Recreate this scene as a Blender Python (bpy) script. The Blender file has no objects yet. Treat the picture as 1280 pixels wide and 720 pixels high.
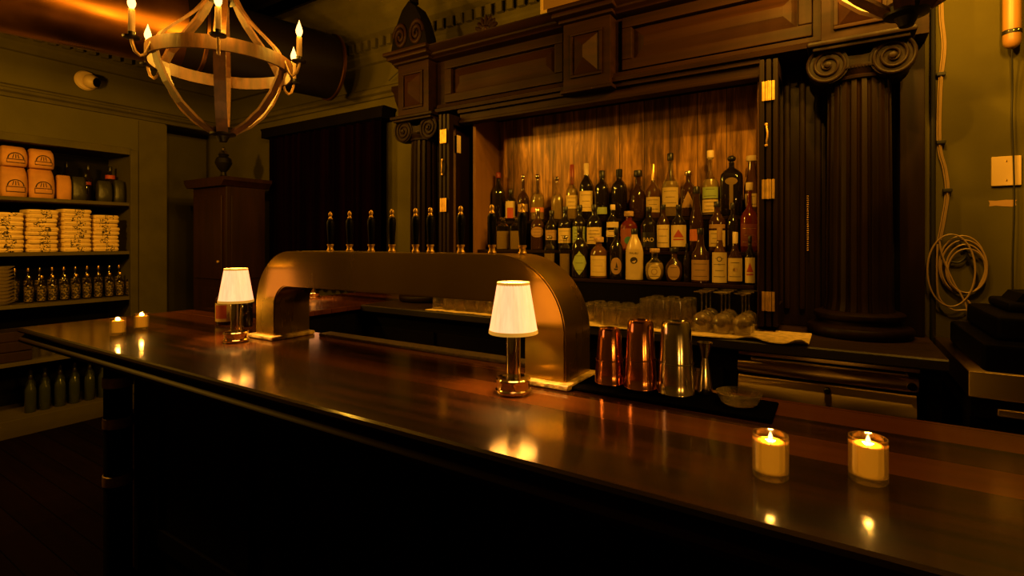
import bpy, bmesh, math, random
from math import sin, cos, pi, radians as R, atan2, sqrt
from mathutils import Vector, Matrix
random.seed(7)
scene = bpy.context.scene
COL = scene.collection

# ------------------------------------------------------------------ camera model
CH = 1.47                      # eye height
YAW = R(32.3)                  # camera turned left of the bar's depth direction
FPX = 648.0; HOR = 302.0       # focal length and horizon row in the 1280 frame
FX, FY = -sin(YAW), cos(YAW)
RX, RY = cos(YAW), sin(YAW)
def ray(u):
    k = (u-640)/FPX
    return FX+RX*k, FY+RY*k
def on_y(u, v, Y):             # point of the photo on the plane y = Y
    dx, dy = ray(u); t = Y/dy
    return Vector((dx*t, Y, CH-(v-HOR)/FPX*t))
def on_x(u, v, X):
    dx, dy = ray(u); t = X/dx
    return Vector((X, dy*t, CH-(v-HOR)/FPX*t))
def on_z(u, v, Z):
    t = FPX*(CH-Z)/(v-HOR); dx, dy = ray(u)
    return Vector((dx*t, dy*t, Z))

# ------------------------------------------------------------------ materials
MATS = {}
def mat(name, color, rough=.5, metal=0.0, vary=0.0, scale=8, stretch=(1,1,1), color2=None, coat=0.0, coat_rough=.1,
        bump=0.0, bscale=None, emit=None, estr=0.0, sss=0.0, spec=.5, rvary=0.0, detail=6, lo=.3, hi=.7, space='Object'):
    m = bpy.data.materials.new(name); m.use_nodes = True
    nt = m.node_tree; b = nt.nodes['Principled BSDF']
    c = tuple(color)+(1,)
    b.inputs['Base Color'].default_value = c
    b.inputs['Roughness'].default_value = rough
    b.inputs['Metallic'].default_value = metal
    b.inputs['Specular IOR Level'].default_value = spec
    b.inputs['Coat Weight'].default_value = coat
    b.inputs['Coat Roughness'].default_value = coat_rough
    if sss:
        b.inputs['Subsurface Weight'].default_value = sss
        b.inputs['Subsurface Radius'].default_value = (1, .5, .2)
        b.inputs['Subsurface Scale'].default_value = .03
    if emit:
        b.inputs['Emission Color'].default_value = tuple(emit)+(1,)
        b.inputs['Emission Strength'].default_value = estr
    if vary or bump or color2 or rvary:
        tc = nt.nodes.new('ShaderNodeTexCoord'); mp = nt.nodes.new('ShaderNodeMapping')
        mp.inputs['Scale'].default_value = stretch
        nt.links.new(tc.outputs[space], mp.inputs['Vector'])
        n = nt.nodes.new('ShaderNodeTexNoise'); n.inputs['Scale'].default_value = scale; n.inputs['Detail'].default_value = detail
        nt.links.new(mp.outputs[0], n.inputs['Vector'])
        if vary or color2:
            r = nt.nodes.new('ShaderNodeValToRGB')
            e = r.color_ramp.elements
            e[0].position = lo; e[1].position = hi
            c2 = tuple(color2) if color2 else tuple(min(1, x*(1+vary)) for x in color)
            e[0].color = tuple(x*(1-vary) for x in color)+(1,)
            e[1].color = c2+(1,)
            nt.links.new(n.outputs[0], r.inputs[0]); nt.links.new(r.outputs[0], b.inputs['Base Color'])
        if rvary:
            mr = nt.nodes.new('ShaderNodeMapRange')
            mr.inputs['From Min'].default_value = .3; mr.inputs['From Max'].default_value = .7
            mr.inputs['To Min'].default_value = max(.02, rough-rvary); mr.inputs['To Max'].default_value = rough+rvary
            nt.links.new(n.outputs[0], mr.inputs[0]); nt.links.new(mr.outputs[0], b.inputs['Roughness'])
        if bump:
            n2 = n
            if bscale:
                n2 = nt.nodes.new('ShaderNodeTexNoise'); n2.inputs['Scale'].default_value = bscale; n2.inputs['Detail'].default_value = 4
                nt.links.new(mp.outputs[0], n2.inputs['Vector'])
            bp = nt.nodes.new('ShaderNodeBump'); bp.inputs['Strength'].default_value = bump; bp.inputs['Distance'].default_value = .01
            nt.links.new(n2.outputs[0], bp.inputs['Height']); nt.links.new(bp.outputs[0], b.inputs['Normal'])
    MATS[name] = m
    return m

def glass_mat(name, tint, gloss_lo=.04, rough=.03, edge=.5, edge_pow=.35, refr=0.0, dif=0.0):
    """thin clear glass: straight-through transmission and a Fresnel reflection"""
    m = bpy.data.materials.new(name); m.use_nodes = True
    nt = m.node_tree; nt.nodes.clear()
    o = nt.nodes.new('ShaderNodeOutputMaterial')
    t = nt.nodes.new('ShaderNodeBsdfTransparent'); t.inputs[0].default_value = tuple(tint)+(1,)
    g = nt.nodes.new('ShaderNodeBsdfGlossy'); g.inputs['Roughness'].default_value = rough; g.inputs[0].default_value = (1,1,1,1)
    lw = nt.nodes.new('ShaderNodeLayerWeight'); lw.inputs['Blend'].default_value = edge_pow
    mr = nt.nodes.new('ShaderNodeMapRange')
    mr.inputs['To Min'].default_value = gloss_lo; mr.inputs['To Max'].default_value = edge
    mx = nt.nodes.new('ShaderNodeMixShader')
    nt.links.new(lw.outputs['Facing'], mr.inputs[0]); nt.links.new(mr.outputs[0], mx.inputs[0])
    nt.links.new(t.outputs[0], mx.inputs[1]); nt.links.new(g.outputs[0], mx.inputs[2])
    nt.links.new(mx.outputs[0], o.inputs[0])
    if refr:
        gl = nt.nodes.new('ShaderNodeBsdfGlass'); gl.inputs['Roughness'].default_value = .05; gl.inputs['IOR'].default_value = 1.45
        gl.inputs[0].default_value = (1,.97,.92,1)
        m2 = nt.nodes.new('ShaderNodeMixShader'); m2.inputs[0].default_value = refr
        nt.links.new(mx.outputs[0], m2.inputs[1]); nt.links.new(gl.outputs[0], m2.inputs[2]); nt.links.new(m2.outputs[0], o.inputs[0])
        if dif:
            df = nt.nodes.new('ShaderNodeBsdfDiffuse'); df.inputs[0].default_value = (.85,.78,.6,1)
            m3 = nt.nodes.new('ShaderNodeMixShader'); m3.inputs[0].default_value = dif
            nt.links.new(m2.outputs[0], m3.inputs[1]); nt.links.new(df.outputs[0], m3.inputs[2]); nt.links.new(m3.outputs[0], o.inputs[0])
    MATS[name] = m
    return m

def flame_mat(name, color, strength):
    m = bpy.data.materials.new(name); m.use_nodes = True
    nt = m.node_tree; nt.nodes.clear()
    o = nt.nodes.new('ShaderNodeOutputMaterial')
    t = nt.nodes.new('ShaderNodeBsdfTransparent'); e = nt.nodes.new('ShaderNodeEmission')
    e.inputs[0].default_value = tuple(color)+(1,); e.inputs[1].default_value = strength
    a = nt.nodes.new('ShaderNodeAddShader')
    nt.links.new(t.outputs[0], a.inputs[0]); nt.links.new(e.outputs[0], a.inputs[1]); nt.links.new(a.outputs[0], o.inputs[0])
    MATS[name] = m
    return m

def plank_mat(name, c1, c2, rough, width, axis, coat=0.0, coat_rough=.15, bump=.15, rvary=0.08, gap=.04, grain=3.0, board=.45, r0=.25, r1=.8):
    """planks: long boards along one axis with their own tones, grain and thin joints"""
    m = bpy.data.materials.new(name); m.use_nodes = True
    nt = m.node_tree; b = nt.nodes['Principled BSDF']; N = nt.nodes.new; L = nt.links.new
    tc = N('ShaderNodeTexCoord'); sp = N('ShaderNodeSeparateXYZ'); L(tc.outputs['Object'], sp.inputs[0])
    across = sp.outputs[{'x':1,'y':0,'z':0}[axis]]
    dv = N('ShaderNodeMath'); dv.operation = 'DIVIDE'; dv.inputs[1].default_value = width; L(across, dv.inputs[0])
    fl = N('ShaderNodeMath'); fl.operation = 'FLOOR'; L(dv.outputs[0], fl.inputs[0])
    fr = N('ShaderNodeMath'); fr.operation = 'FRACT'; L(dv.outputs[0], fr.inputs[0])
    wn = N('ShaderNodeTexWhiteNoise'); wn.noise_dimensions = '1D'; L(fl.outputs[0], wn.inputs['W'])
    mp = N('ShaderNodeMapping'); s = {'x':(.5,9,9),'y':(9,.5,9),'z':(9,9,.5)}[axis]; mp.inputs['Scale'].default_value = s
    L(tc.outputs['Object'], mp.inputs[0])
    ad = N('ShaderNodeVectorMath'); ad.operation = 'ADD'; L(mp.outputs[0], ad.inputs[0])
    cb = N('ShaderNodeCombineXYZ'); mul = N('ShaderNodeMath'); mul.operation = 'MULTIPLY'; mul.inputs[1].default_value = 37.0
    L(wn.outputs[0], mul.inputs[0])
    for i in range(3): L(mul.outputs[0], cb.inputs[i])
    L(cb.outputs[0], ad.inputs[1])
    n = N('ShaderNodeTexNoise'); n.inputs['Scale'].default_value = grain; n.inputs['Detail'].default_value = 7; n.inputs['Roughness'].default_value = .6
    L(ad.outputs[0], n.inputs['Vector'])
    mixv = N('ShaderNodeMath'); mixv.operation = 'MULTIPLY_ADD'; mixv.inputs[1].default_value = board; L(wn.outputs[0], mixv.inputs[0])
    nm = N('ShaderNodeMath'); nm.operation = 'MULTIPLY'; nm.inputs[1].default_value = .75; L(n.outputs[0], nm.inputs[0]); L(nm.outputs[0], mixv.inputs[2])
    r = N('ShaderNodeValToRGB'); e = r.color_ramp.elements
    e[0].position = r0; e[0].color = tuple(c1)+(1,); e[1].position = r1; e[1].color = tuple(c2)+(1,)
    L(mixv.outputs[0], r.inputs[0])
    lt = N('ShaderNodeMath'); lt.operation = 'LESS_THAN'; lt.inputs[1].default_value = gap; L(fr.outputs[0], lt.inputs[0])
    mx = N('ShaderNodeMix'); mx.data_type = 'RGBA'; L(lt.outputs[0], mx.inputs['Factor']); L(r.outputs[0], mx.inputs['A'])
    mx.inputs['B'].default_value = tuple(x*.35 for x in c1)+(1,)
    L(mx.outputs['Result'], b.inputs['Base Color'])
    mr = N('ShaderNodeMapRange'); mr.inputs['From Min'].default_value = .3; mr.inputs['From Max'].default_value = .7
    mr.inputs['To Min'].default_value = max(.03, rough-rvary); mr.inputs['To Max'].default_value = rough+rvary
    L(n.outputs[0], mr.inputs[0]); L(mr.outputs[0], b.inputs['Roughness'])
    b.inputs['Coat Weight'].default_value = coat; b.inputs['Coat Roughness'].default_value = coat_rough
    if bump:
        bp = N('ShaderNodeBump'); bp.inputs['Strength'].default_value = bump; bp.inputs['Distance'].default_value = .004
        L(n.outputs[0], bp.inputs['Height']); L(bp.outputs[0], b.inputs['Normal'])
    MATS[name] = m
    return m

M_wall   = mat('olive_wall_paint', (.082,.070,.008), .7, spec=.15, vary=.12, scale=3, bump=.05, bscale=60)
M_trim   = mat('olive_trim_paint', (.072,.060,.008), .65, spec=.15, vary=.15, scale=6, bump=.05)
M_ceil   = mat('dark_ceiling_paint', (.012,.010,.008), .8, vary=.2, scale=4)
M_floor  = plank_mat('dark_floor_boards', (.003,.0014,.0004), (.008,.0034,.0009), .8, .13, 'x', bump=.2)
M_floor.node_tree.nodes['Principled BSDF'].inputs['Specular IOR Level'].default_value=.03
M_bar    = plank_mat('varnished_bar_boards', (.006,.0016,.0003), (.085,.024,.0032), .5, .118, 'x', coat=.75, coat_rough=.13, bump=.05, rvary=.05, gap=.015, grain=2.2, board=.8, r0=.40, r1=1.0)
M_bar.node_tree.nodes['Principled BSDF'].inputs['Specular IOR Level'].default_value=.05
M_bar.node_tree.nodes['Principled BSDF'].inputs['Coat IOR'].default_value=1.48
for l_ in list(M_bar.node_tree.links):
    if l_.to_socket.name=='Normal' and l_.to_node.type=='BSDF_PRINCIPLED': M_bar.node_tree.links.new(l_.from_socket, l_.to_node.inputs['Coat Normal'])
M_baredge= mat('varnished_bar_edge', (.012,.0036,.0007), .5, vary=.35, scale=5, stretch=(.6,8,8), spec=.06)
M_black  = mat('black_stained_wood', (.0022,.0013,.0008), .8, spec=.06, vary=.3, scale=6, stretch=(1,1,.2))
M_dwood  = mat('dark_carved_wood', (.0125,.0043,.0010), .55, spec=.10, vary=.35, scale=5, stretch=(.4,3,6), bump=.08)
M_dwoodv = mat('dark_column_wood', (.0085,.0034,.0009), .5, spec=.12, vary=.35, scale=5, stretch=(6,6,.4), bump=.08)
M_panelw = mat('panel_face_wood', (.017,.006,.0014), .5, spec=.10, vary=.3, scale=4, stretch=(.3,3,7), bump=.06)
M_redwood= mat('red_brown_cabinet_wood', (.018,.005,.0012), .5, vary=.35, scale=4, stretch=(6,6,.4), spec=.3)
M_counter= plank_mat('back_counter_boards', (.012,.0045,.0012), (.034,.012,.003), .5, .17, 'x', coat=.0, bump=.1)
M_side   = plank_mat('niche_side_boards', (.10,.045,.011), (.24,.11,.025), .5, .12, 'z')
M_tower  = mat('bronze_tower_metal', (.35,.235,.024), .28, metal=.97, vary=.1, scale=3, stretch=(1,1,.2), rvary=.04)
M_marble = mat('pale_rough_stone', (.40,.27,.09), .4, vary=.75, scale=32, bump=1.0)
M_chrome = mat('polished_chrome', (.75,.66,.5), .09, metal=1.0)
M_steel  = mat('brushed_steel', (.78,.56,.22), .33, metal=1.0)
M_steel.node_tree.nodes['Principled BSDF'].inputs['Anisotropic'].default_value=.95
M_steel.node_tree.nodes['Principled BSDF'].inputs['Anisotropic Rotation'].default_value=.25
M_tin    = mat('shaker_steel', (.62,.54,.40), .16, metal=1.0, rvary=.04, scale=20)
M_copper = mat('shaker_copper', (.72,.31,.14), .15, metal=1.0, rvary=.04, scale=20)
M_brass  = mat('worn_brass', (.55,.34,.09), .45, metal=.7, vary=.2, scale=40)
M_iron   = mat('black_iron', (.008,.006,.005), .45, metal=.5)
M_rust   = mat('brown_iron', (.22,.12,.04), .5, metal=.2, vary=.4, scale=20)
M_duct   = mat('copper_duct_metal', (.15,.06,.014), .34, metal=1.0, vary=.2, scale=3, rvary=.08)
M_stave  = mat('oak_stave_wood', (.068,.024,.005), .6, vary=.45, scale=9, stretch=(4,4,1), bump=.2)
M_wax    = mat('glowing_candle_wax', (.22,.085,.008), .6, spec=.2, emit=(1,.31,.008), estr=.42)  # emission stands in for flame light glowing through the wax
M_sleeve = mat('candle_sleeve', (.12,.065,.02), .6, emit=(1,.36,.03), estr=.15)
M_flame  = flame_mat('bulb_flame', (1,.50,.13), 2.2)
M_vflame = flame_mat('candle_flame', (1,.55,.16), 2.5)
M_wick   = mat('burnt_wick', (.01,.008,.006), .9)
M_glass  = glass_mat('clear_glass', (.97,.93,.84), .06, .09, .75, refr=.35, dif=.02)
M_vglass = glass_mat('votive_glass', (.97,.95,.9), .05, .05, .6, refr=.3)
M_bclear = glass_mat('bottle_clear_glass', (.80,.80,.72), .06, .05, .5)
M_pane   = glass_mat('door_pane_glass', (.25,.27,.20), .25, .03, .75)
M_shade  = None
M_rubber = mat('black_rubber', (.0012,.0011,.001), .9, spec=.0, bump=.3, bscale=160, scale=20)
M_mat    = mat('perforated_drip_mat', (.07,.042,.015), .5, metal=.4, bump=.8, bscale=220, scale=60, vary=.5)
M_towel  = mat('cream_towel_cloth', (.80,.58,.24), .9, vary=.25, scale=40, bump=.5, bscale=300)
M_curtain= mat('dark_curtain_velvet', (.0012,.0006,.0005), 1.0, spec=.0, vary=.5, scale=4, stretch=(8,1,.1), color2=(.005,.0010,.0007))
M_shelf  = mat('olive_shelf_paint', (.085,.068,.015), .6, spec=.2, vary=.15, scale=5)
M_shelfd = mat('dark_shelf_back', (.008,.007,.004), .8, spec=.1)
M_kraft  = mat('kraft_paper', (.56,.26,.07), .75, vary=.2, scale=9, bump=.25, bscale=18)
M_ink    = mat('dark_ink', (.03,.018,.010), .7)
M_olivebag=mat('olive_foil', (.03,.028,.011), .4, vary=.3, scale=14, bump=.5, bscale=22)
M_dstock = mat('dark_box_stock', (.02,.018,.016), .5)
M_redlab = mat('red_paper', (.42,.06,.03), .6)
M_white  = mat('off_white_plastic', (.60,.42,.18), .45)
M_tube   = mat('tube_plastic', (.34,.17,.04), .4)
M_cable  = mat('white_cable', (.34,.22,.09), .5)
M_bcable = mat('black_cable', (.004,.003,.003), .6)
M_bplast = mat('black_plastic', (.0018,.0016,.0015), .5, spec=.06)
M_led    = mat('white_led', (1,1,1), .5, emit=(1,.85,.75), estr=2.0)
M_plate  = mat('cream_china', (.50,.40,.22), .35, vary=.1, scale=8)
M_cap_b  = mat('black_cap', (.012,.010,.009), .35)
M_cap_r  = mat('red_cap', (.25,.03,.015), .35)
M_cap_c  = mat('cream_cap', (.72,.55,.30), .5)
M_cork   = mat('cork', (.42,.26,.11), .8, vary=.3, scale=60)
M_cap_s  = mat('silver_cap', (.7,.6,.45), .2, metal=1.0)
M_gold   = mat('gold_foil', (.70,.46,.14), .3, metal=1.0)
M_paper  = mat('cream_label_paper', (.60,.44,.16), .7, vary=.08, scale=30)
M_white_p= mat('white_label_paper', (.66,.50,.22), .7)
M_tan_p  = mat('tan_label_paper', (.36,.21,.085), .7)
M_green_p= mat('green_label_paper', (.30,.38,.12), .7)
M_teal   = mat('teal_ink', (.05,.20,.16), .6)
M_orange = mat('orange_paper', (.60,.17,.05), .6)
G_dark   = mat('dark_bottle_glass', (.010,.0065,.004), .07, spec=.6, coat=.3, coat_rough=.03)
G_brown  = mat('brown_bottle_glass', (.035,.014,.005), .07, spec=.6, coat=.3, coat_rough=.03)
G_amber  = mat('amber_spirit_glass', (.085,.035,.008), .07, spec=.6, coat=.3, coat_rough=.03)
G_green  = mat('green_bottle_glass', (.030,.036,.010), .07, spec=.6, coat=.3, coat_rough=.03)
G_red    = mat('red_bottle_glass', (.11,.014,.008), .1, spec=.6, coat=.3)
G_white  = mat('white_bottle_coat', (.66,.49,.22), .3, coat=.3)
M_liquor = mat('clear_spirit', (.36,.24,.08), .1, spec=.6)

def shirt_mat():
    m = mat('printed_shirt_cotton', (.82,.58,.22), .9, bump=.4, bscale=40, scale=18, vary=.12)
    nt = m.node_tree; b = nt.nodes['Principled BSDF']; N = nt.nodes.new; L = nt.links.new
    tc = N('ShaderNodeTexCoord'); sp = N('ShaderNodeSeparateXYZ'); L(tc.outputs['Object'], sp.inputs[0])
    oi = N('ShaderNodeObjectInfo')
    off = N('ShaderNodeMath'); off.operation='MULTIPLY_ADD'; off.inputs[1].default_value=.05; off.inputs[2].default_value=-.025; L(oi.outputs['Random'], off.inputs[0])
    ad = N('ShaderNodeMath'); ad.operation='ADD'; L(sp.outputs[1], ad.inputs[0]); L(off.outputs[0], ad.inputs[1])
    ab = N('ShaderNodeMath'); ab.operation='ABSOLUTE'; L(ad.outputs[0], ab.inputs[0])
    lt = N('ShaderNodeMath'); lt.operation='LESS_THAN'; lt.inputs[1].default_value=.032; L(ab.outputs[0], lt.inputs[0])
    n = N('ShaderNodeTexNoise'); n.inputs['Scale'].default_value = 95; n.noise_dimensions='4D'
    L(tc.outputs['Object'], n.inputs['Vector'])
    w = N('ShaderNodeMath'); w.operation='MULTIPLY'; w.inputs[1].default_value=40; L(oi.outputs['Random'], w.inputs[0]); L(w.outputs[0], n.inputs['W'])
    gt = N('ShaderNodeMath'); gt.operation='GREATER_THAN'; gt.inputs[1].default_value=.53; L(n.outputs[0], gt.inputs[0])
    ml = N('ShaderNodeMath'); ml.operation='MULTIPLY'; L(lt.outputs[0], ml.inputs[0]); L(gt.outputs[0], ml.inputs[1])
    src = b.inputs['Base Color'].links[0].from_socket
    mx = N('ShaderNodeMix'); mx.data_type='RGBA'; L(ml.outputs[0], mx.inputs['Factor']); L(src, mx.inputs['A']); mx.inputs['B'].default_value=(.03,.02,.012,1)
    L(mx.outputs['Result'], b.inputs['Base Color'])
    return m
M_shirt = shirt_mat()

def shade_mat():
    m = mat('glowing_pleated_shade', (.8,.62,.35), .8, emit=(1,.345,.15), estr=1.8)
    nt = m.node_tree; b = nt.nodes['Principled BSDF']; N = nt.nodes.new; L = nt.links.new
    tc = N('ShaderNodeTexCoord'); mp = N('ShaderNodeMapping'); mp.inputs['Scale'].default_value=(60,60,1.5); L(tc.outputs['Object'], mp.inputs[0])
    n = N('ShaderNodeTexNoise'); n.inputs['Scale'].default_value=1.6; n.inputs['Detail'].default_value=3; L(mp.outputs[0], n.inputs['Vector'])
    r = N('ShaderNodeMapRange'); r.inputs['From Min'].default_value=.3; r.inputs['From Max'].default_value=.7
    r.inputs['To Min'].default_value=1.55; r.inputs['To Max'].default_value=2.0
    L(n.outputs[0], r.inputs[0]); L(r.outputs[0], b.inputs['Emission Strength'])
    return m
M_shade = shade_mat()
M_shadehem = mat('shade_hem_cloth', (.55,.40,.18), .8, emit=(1,.42,.04), estr=.45)

def streak_mat():
    """aged gold-brown boards with vertical drips and seams"""
    m = bpy.data.materials.new('streaked_gold_boards'); m.use_nodes = True
    nt = m.node_tree; b = nt.nodes['Principled BSDF']; N = nt.nodes.new; L = nt.links.new
    tc = N('ShaderNodeTexCoord')
    def noise(sc, det, rgh, dist, scale=1.0):
        mp = N('ShaderNodeMapping'); mp.inputs['Scale'].default_value = sc; L(tc.outputs['Object'], mp.inputs[0])
        n = N('ShaderNodeTexNoise'); n.inputs['Scale'].default_value = scale; n.inputs['Detail'].default_value = det
        n.inputs['Roughness'].default_value = rgh; n.inputs['Distortion'].default_value = dist; L(mp.outputs[0], n.inputs['Vector']); return n
    a = noise((34,34,3.4), 5, .6, .6); c = noise((9,9,1.3), 3, .5, .4)
    ad = N('ShaderNodeMath'); ad.operation = 'MULTIPLY_ADD'; ad.inputs[1].default_value = .62; L(a.outputs[0], ad.inputs[0])
    hf = N('ShaderNodeMath'); hf.operation = 'MULTIPLY'; hf.inputs[1].default_value = .38; L(c.outputs[0], hf.inputs[0]); L(hf.outputs[0], ad.inputs[2])
    r = N('ShaderNodeValToRGB'); e = r.color_ramp.elements
    e[0].position = .36; e[0].color = (.06,.026,.006,1); e[1].position = .66; e[1].color = (.72,.36,.075,1)
    k = e.new(.50); k.color = (.25,.115,.024,1)
    L(ad.outputs[0], r.inputs[0])
    sp = N('ShaderNodeSeparateXYZ'); L(tc.outputs['Object'], sp.inputs[0])
    dv = N('ShaderNodeMath'); dv.operation = 'DIVIDE'; dv.inputs[1].default_value = .148; L(sp.outputs[0], dv.inputs[0])
    fr = N('ShaderNodeMath'); fr.operation = 'FRACT'; L(dv.outputs[0], fr.inputs[0])
    lt = N('ShaderNodeMath'); lt.operation = 'LESS_THAN'; lt.inputs[1].default_value = .025; L(fr.outputs[0], lt.inputs[0])
    mx = N('ShaderNodeMix'); mx.data_type = 'RGBA'; L(lt.outputs[0], mx.inputs['Factor']); L(r.outputs[0], mx.inputs['A']); mx.inputs['B'].default_value = (.02,.009,.003,1)
    L(mx.outputs['Result'], b.inputs['Base Color'])
    b.inputs['Roughness'].default_value = .42; b.inputs['Metallic'].default_value = .2
    bp = N('ShaderNodeBump'); bp.inputs['Strength'].default_value = .35; bp.inputs['Distance'].default_value = .006
    L(ad.outputs[0], bp.inputs['Height']); L(bp.outputs[0], b.inputs['Normal'])
    return m
M_streak = streak_mat()

# ------------------------------------------------------------------ mesh builder
class MB:
    def __init__(s): s.v = []; s.f = []; s.hard = False
    def add(s, vs, fs, off=(0,0,0)):
        b = len(s.v); o = Vector(off)
        s.v.extend([Vector(p)+o for p in vs]); s.f.extend([tuple(b+i for i in f) for f in fs])
        return s
    def bm(s, bm, mtx=None):
        bm.verts.ensure_lookup_table(); bm.verts.index_update()
        vs = [ (mtx @ v.co if mtx else v.co.copy()) for v in bm.verts ]
        fs = [ tuple(v.index for v in f.verts) for f in bm.faces ]
        bm.free(); return s.add(vs, fs)
    def box(s, x0,x1,y0,y1,z0,z1, bev=0.0, seg=2, mtx=None):
        s.hard = True; bm = bmesh.new(); bmesh.ops.create_cube(bm, size=1)
        for v in bm.verts:
            v.co = Vector(((x0+x1)/2+v.co.x*(x1-x0), (y0+y1)/2+v.co.y*(y1-y0), (z0+z1)/2+v.co.z*(z1-z0)))
        if bev:
            bev = min(bev, .49*min(abs(x1-x0),abs(y1-y0),abs(z1-z0)))
            bmesh.ops.bevel(bm, geom=list(bm.edges), offset=bev, segments=seg, affect='EDGES', profile=.5)
        return s.bm(bm, mtx)
    def lathe(s, prof, seg=32, off=(0,0,0), cs=None, axis='z', mtx=None):
        """prof: (radius, height) pairs; cs(theta) scales the radius"""
        vs=[]; fs=[]; rings=[]
        for (r,z) in prof:
            if r <= 1e-6:
                rings.append([len(vs)]); vs.append(Vector((0,0,z)))
            else:
                k=[]
                for i in range(seg):
                    a=2*pi*i/seg; q=r*(cs(a) if cs else 1)
                    k.append(len(vs)); vs.append(Vector((q*cos(a), q*sin(a), z)))
                rings.append(k)
        for a,b in zip(rings, rings[1:]):
            if len(a)==1 and len(b)==1: continue
            for i in range(seg):
                j=(i+1)%seg
                if len(a)==1: fs.append((a[0], b[j], b[i]))
                elif len(b)==1: fs.append((a[i], a[j], b[0]))
                else: fs.append((a[i],a[j],b[j],b[i]))
        if axis=='y': vs=[Vector((v.x, -v.z, v.y)) for v in vs]
        if axis=='x': vs=[Vector((v.z, v.x, v.y)) for v in vs]
        if mtx: vs=[mtx@v for v in vs]
        return s.add(vs, fs, off)
    def tube(s, pts, r, seg=8, closed=False, flat=None):
        """round tube, or a flat strap when flat=(width, thickness, up)"""
        pts=[Vector(p) for p in pts]; n=len(pts); vs=[]; fs=[]; rings=[]
        up=Vector((0,0,1)); prev=None
        for i,p in enumerate(pts):
            a=pts[(i-1)%n] if (closed or i>0) else p; b=pts[(i+1)%n] if (closed or i<n-1) else p
            t=(b-a).normalized()
            if flat and flat[2] is not None:
                w=flat[2][i] if isinstance(flat[2], list) else Vector(flat[2])
                side=(w - t*w.dot(t)).normalized(); nrm=t.cross(side)
            else:
                if prev is None:
                    h=up if abs(t.dot(up))<.9 else Vector((1,0,0))
                    side=t.cross(h).normalized()
                else:
                    side=(prev - t*prev.dot(t)).normalized()
                prev=side; nrm=t.cross(side)
            k=[]
            if flat:
                w2,h2=flat[0]/2, flat[1]/2
                for sx,sy in ((-1,-1),(1,-1),(1,1),(-1,1)):
                    k.append(len(vs)); vs.append(p+side*w2*sx+nrm*h2*sy)
            else:
                rr=r[i] if isinstance(r,(list,tuple)) else r
                for j in range(seg):
                    q=2*pi*j/seg; k.append(len(vs)); vs.append(p+side*rr*cos(q)+nrm*rr*sin(q))
            rings.append(k)
        m=len(rings[0]); pr=list(zip(rings, rings[1:]))
        if closed: pr.append((rings[-1], rings[0]))
        for a,b in pr:
            for j in range(m):
                l=(j+1)%m; fs.append((a[j],a[l],b[l],b[j]))
        if not closed:
            fs.append(tuple(reversed(rings[0]))); fs.append(tuple(rings[-1]))
        return s.add(vs, fs)
    def prism(s, poly, axis, d0, d1):
        """extrude a 2-D outline: axis x -> (y,z), y -> (x,z), z -> (x,y)"""
        def P(a,b,d): return {'x':(d,a,b),'y':(a,d,b),'z':(a,b,d)}[axis]
        s.hard = True; n=len(poly); vs=[P(a,b,d0) for a,b in poly]+[P(a,b,d1) for a,b in poly]
        fs=[tuple(range(n)), tuple(range(2*n-1,n-1,-1))]
        for i in range(n):
            j=(i+1)%n; fs.append((i,i+n,j+n,j))
        return s.add(vs, fs)
    def build(s, name, m, parent=None, loc=None, smooth=35, fix=True):
        me=bpy.data.meshes.new(name); me.from_pydata([tuple(v) for v in s.v], [], s.f)
        if fix:
            bm=bmesh.new(); bm.from_mesh(me); bmesh.ops.recalc_face_normals(bm, faces=bm.faces); bm.to_mesh(me); bm.free()
        me.materials.append(m)
        if smooth:
            for p in me.polygons: p.use_smooth=True
            me.set_sharp_from_angle(angle=R(smooth))
        o=bpy.data.objects.new(name, me); COL.objects.link(o)
        if parent: o.parent=parent
        if loc is not None: o.location=loc
        if s.hard and smooth:
            w=o.modifiers.new('normals','WEIGHTED_NORMAL'); w.keep_sharp=True; w.weight=100
        return o

def tag(o, label=None, cat=None, group=None, kind=None):
    if label: o['label']=label
    if cat: o['category']=cat
    if group: o['group']=group
    if kind: o['kind']=kind
    return o
def thing(name, label, cat, loc=(0,0,0), rotz=0.0, group=None):
    o=bpy.data.objects.new(name, None); COL.objects.link(o)
    o.empty_display_size=.05; o.location=loc; o.rotation_euler=(0,0,rotz)
    return tag(o,label,cat,group)
def dup(root, loc, rotz=0.0, label=None, group=None):
    def cp(o, par):
        c=o.copy(); COL.objects.link(c)
        if par: c.parent=par
        for ch in list(o.children): cp(ch, c)
        return c
    r=cp(root, None); r.location=loc; r.rotation_euler=(0,0,rotz)
    if label: r['label']=label
    if group: r['group']=group
    return r
ORD=['first','second','third','fourth','fifth','sixth','seventh','eighth','ninth','tenth','eleventh','twelfth','thirteenth','fourteenth']
def light(name, kind, loc, power, color, size=.02, parent=None):
    l=bpy.data.lights.new(name, kind); l.energy=power; l.color=color
    if kind=='POINT': l.shadow_soft_size=size
    o=bpy.data.objects.new(name,l); COL.objects.link(o); o.location=loc
    if parent: o.parent=parent
    return o
WARM=(1,.44,.03)

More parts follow.
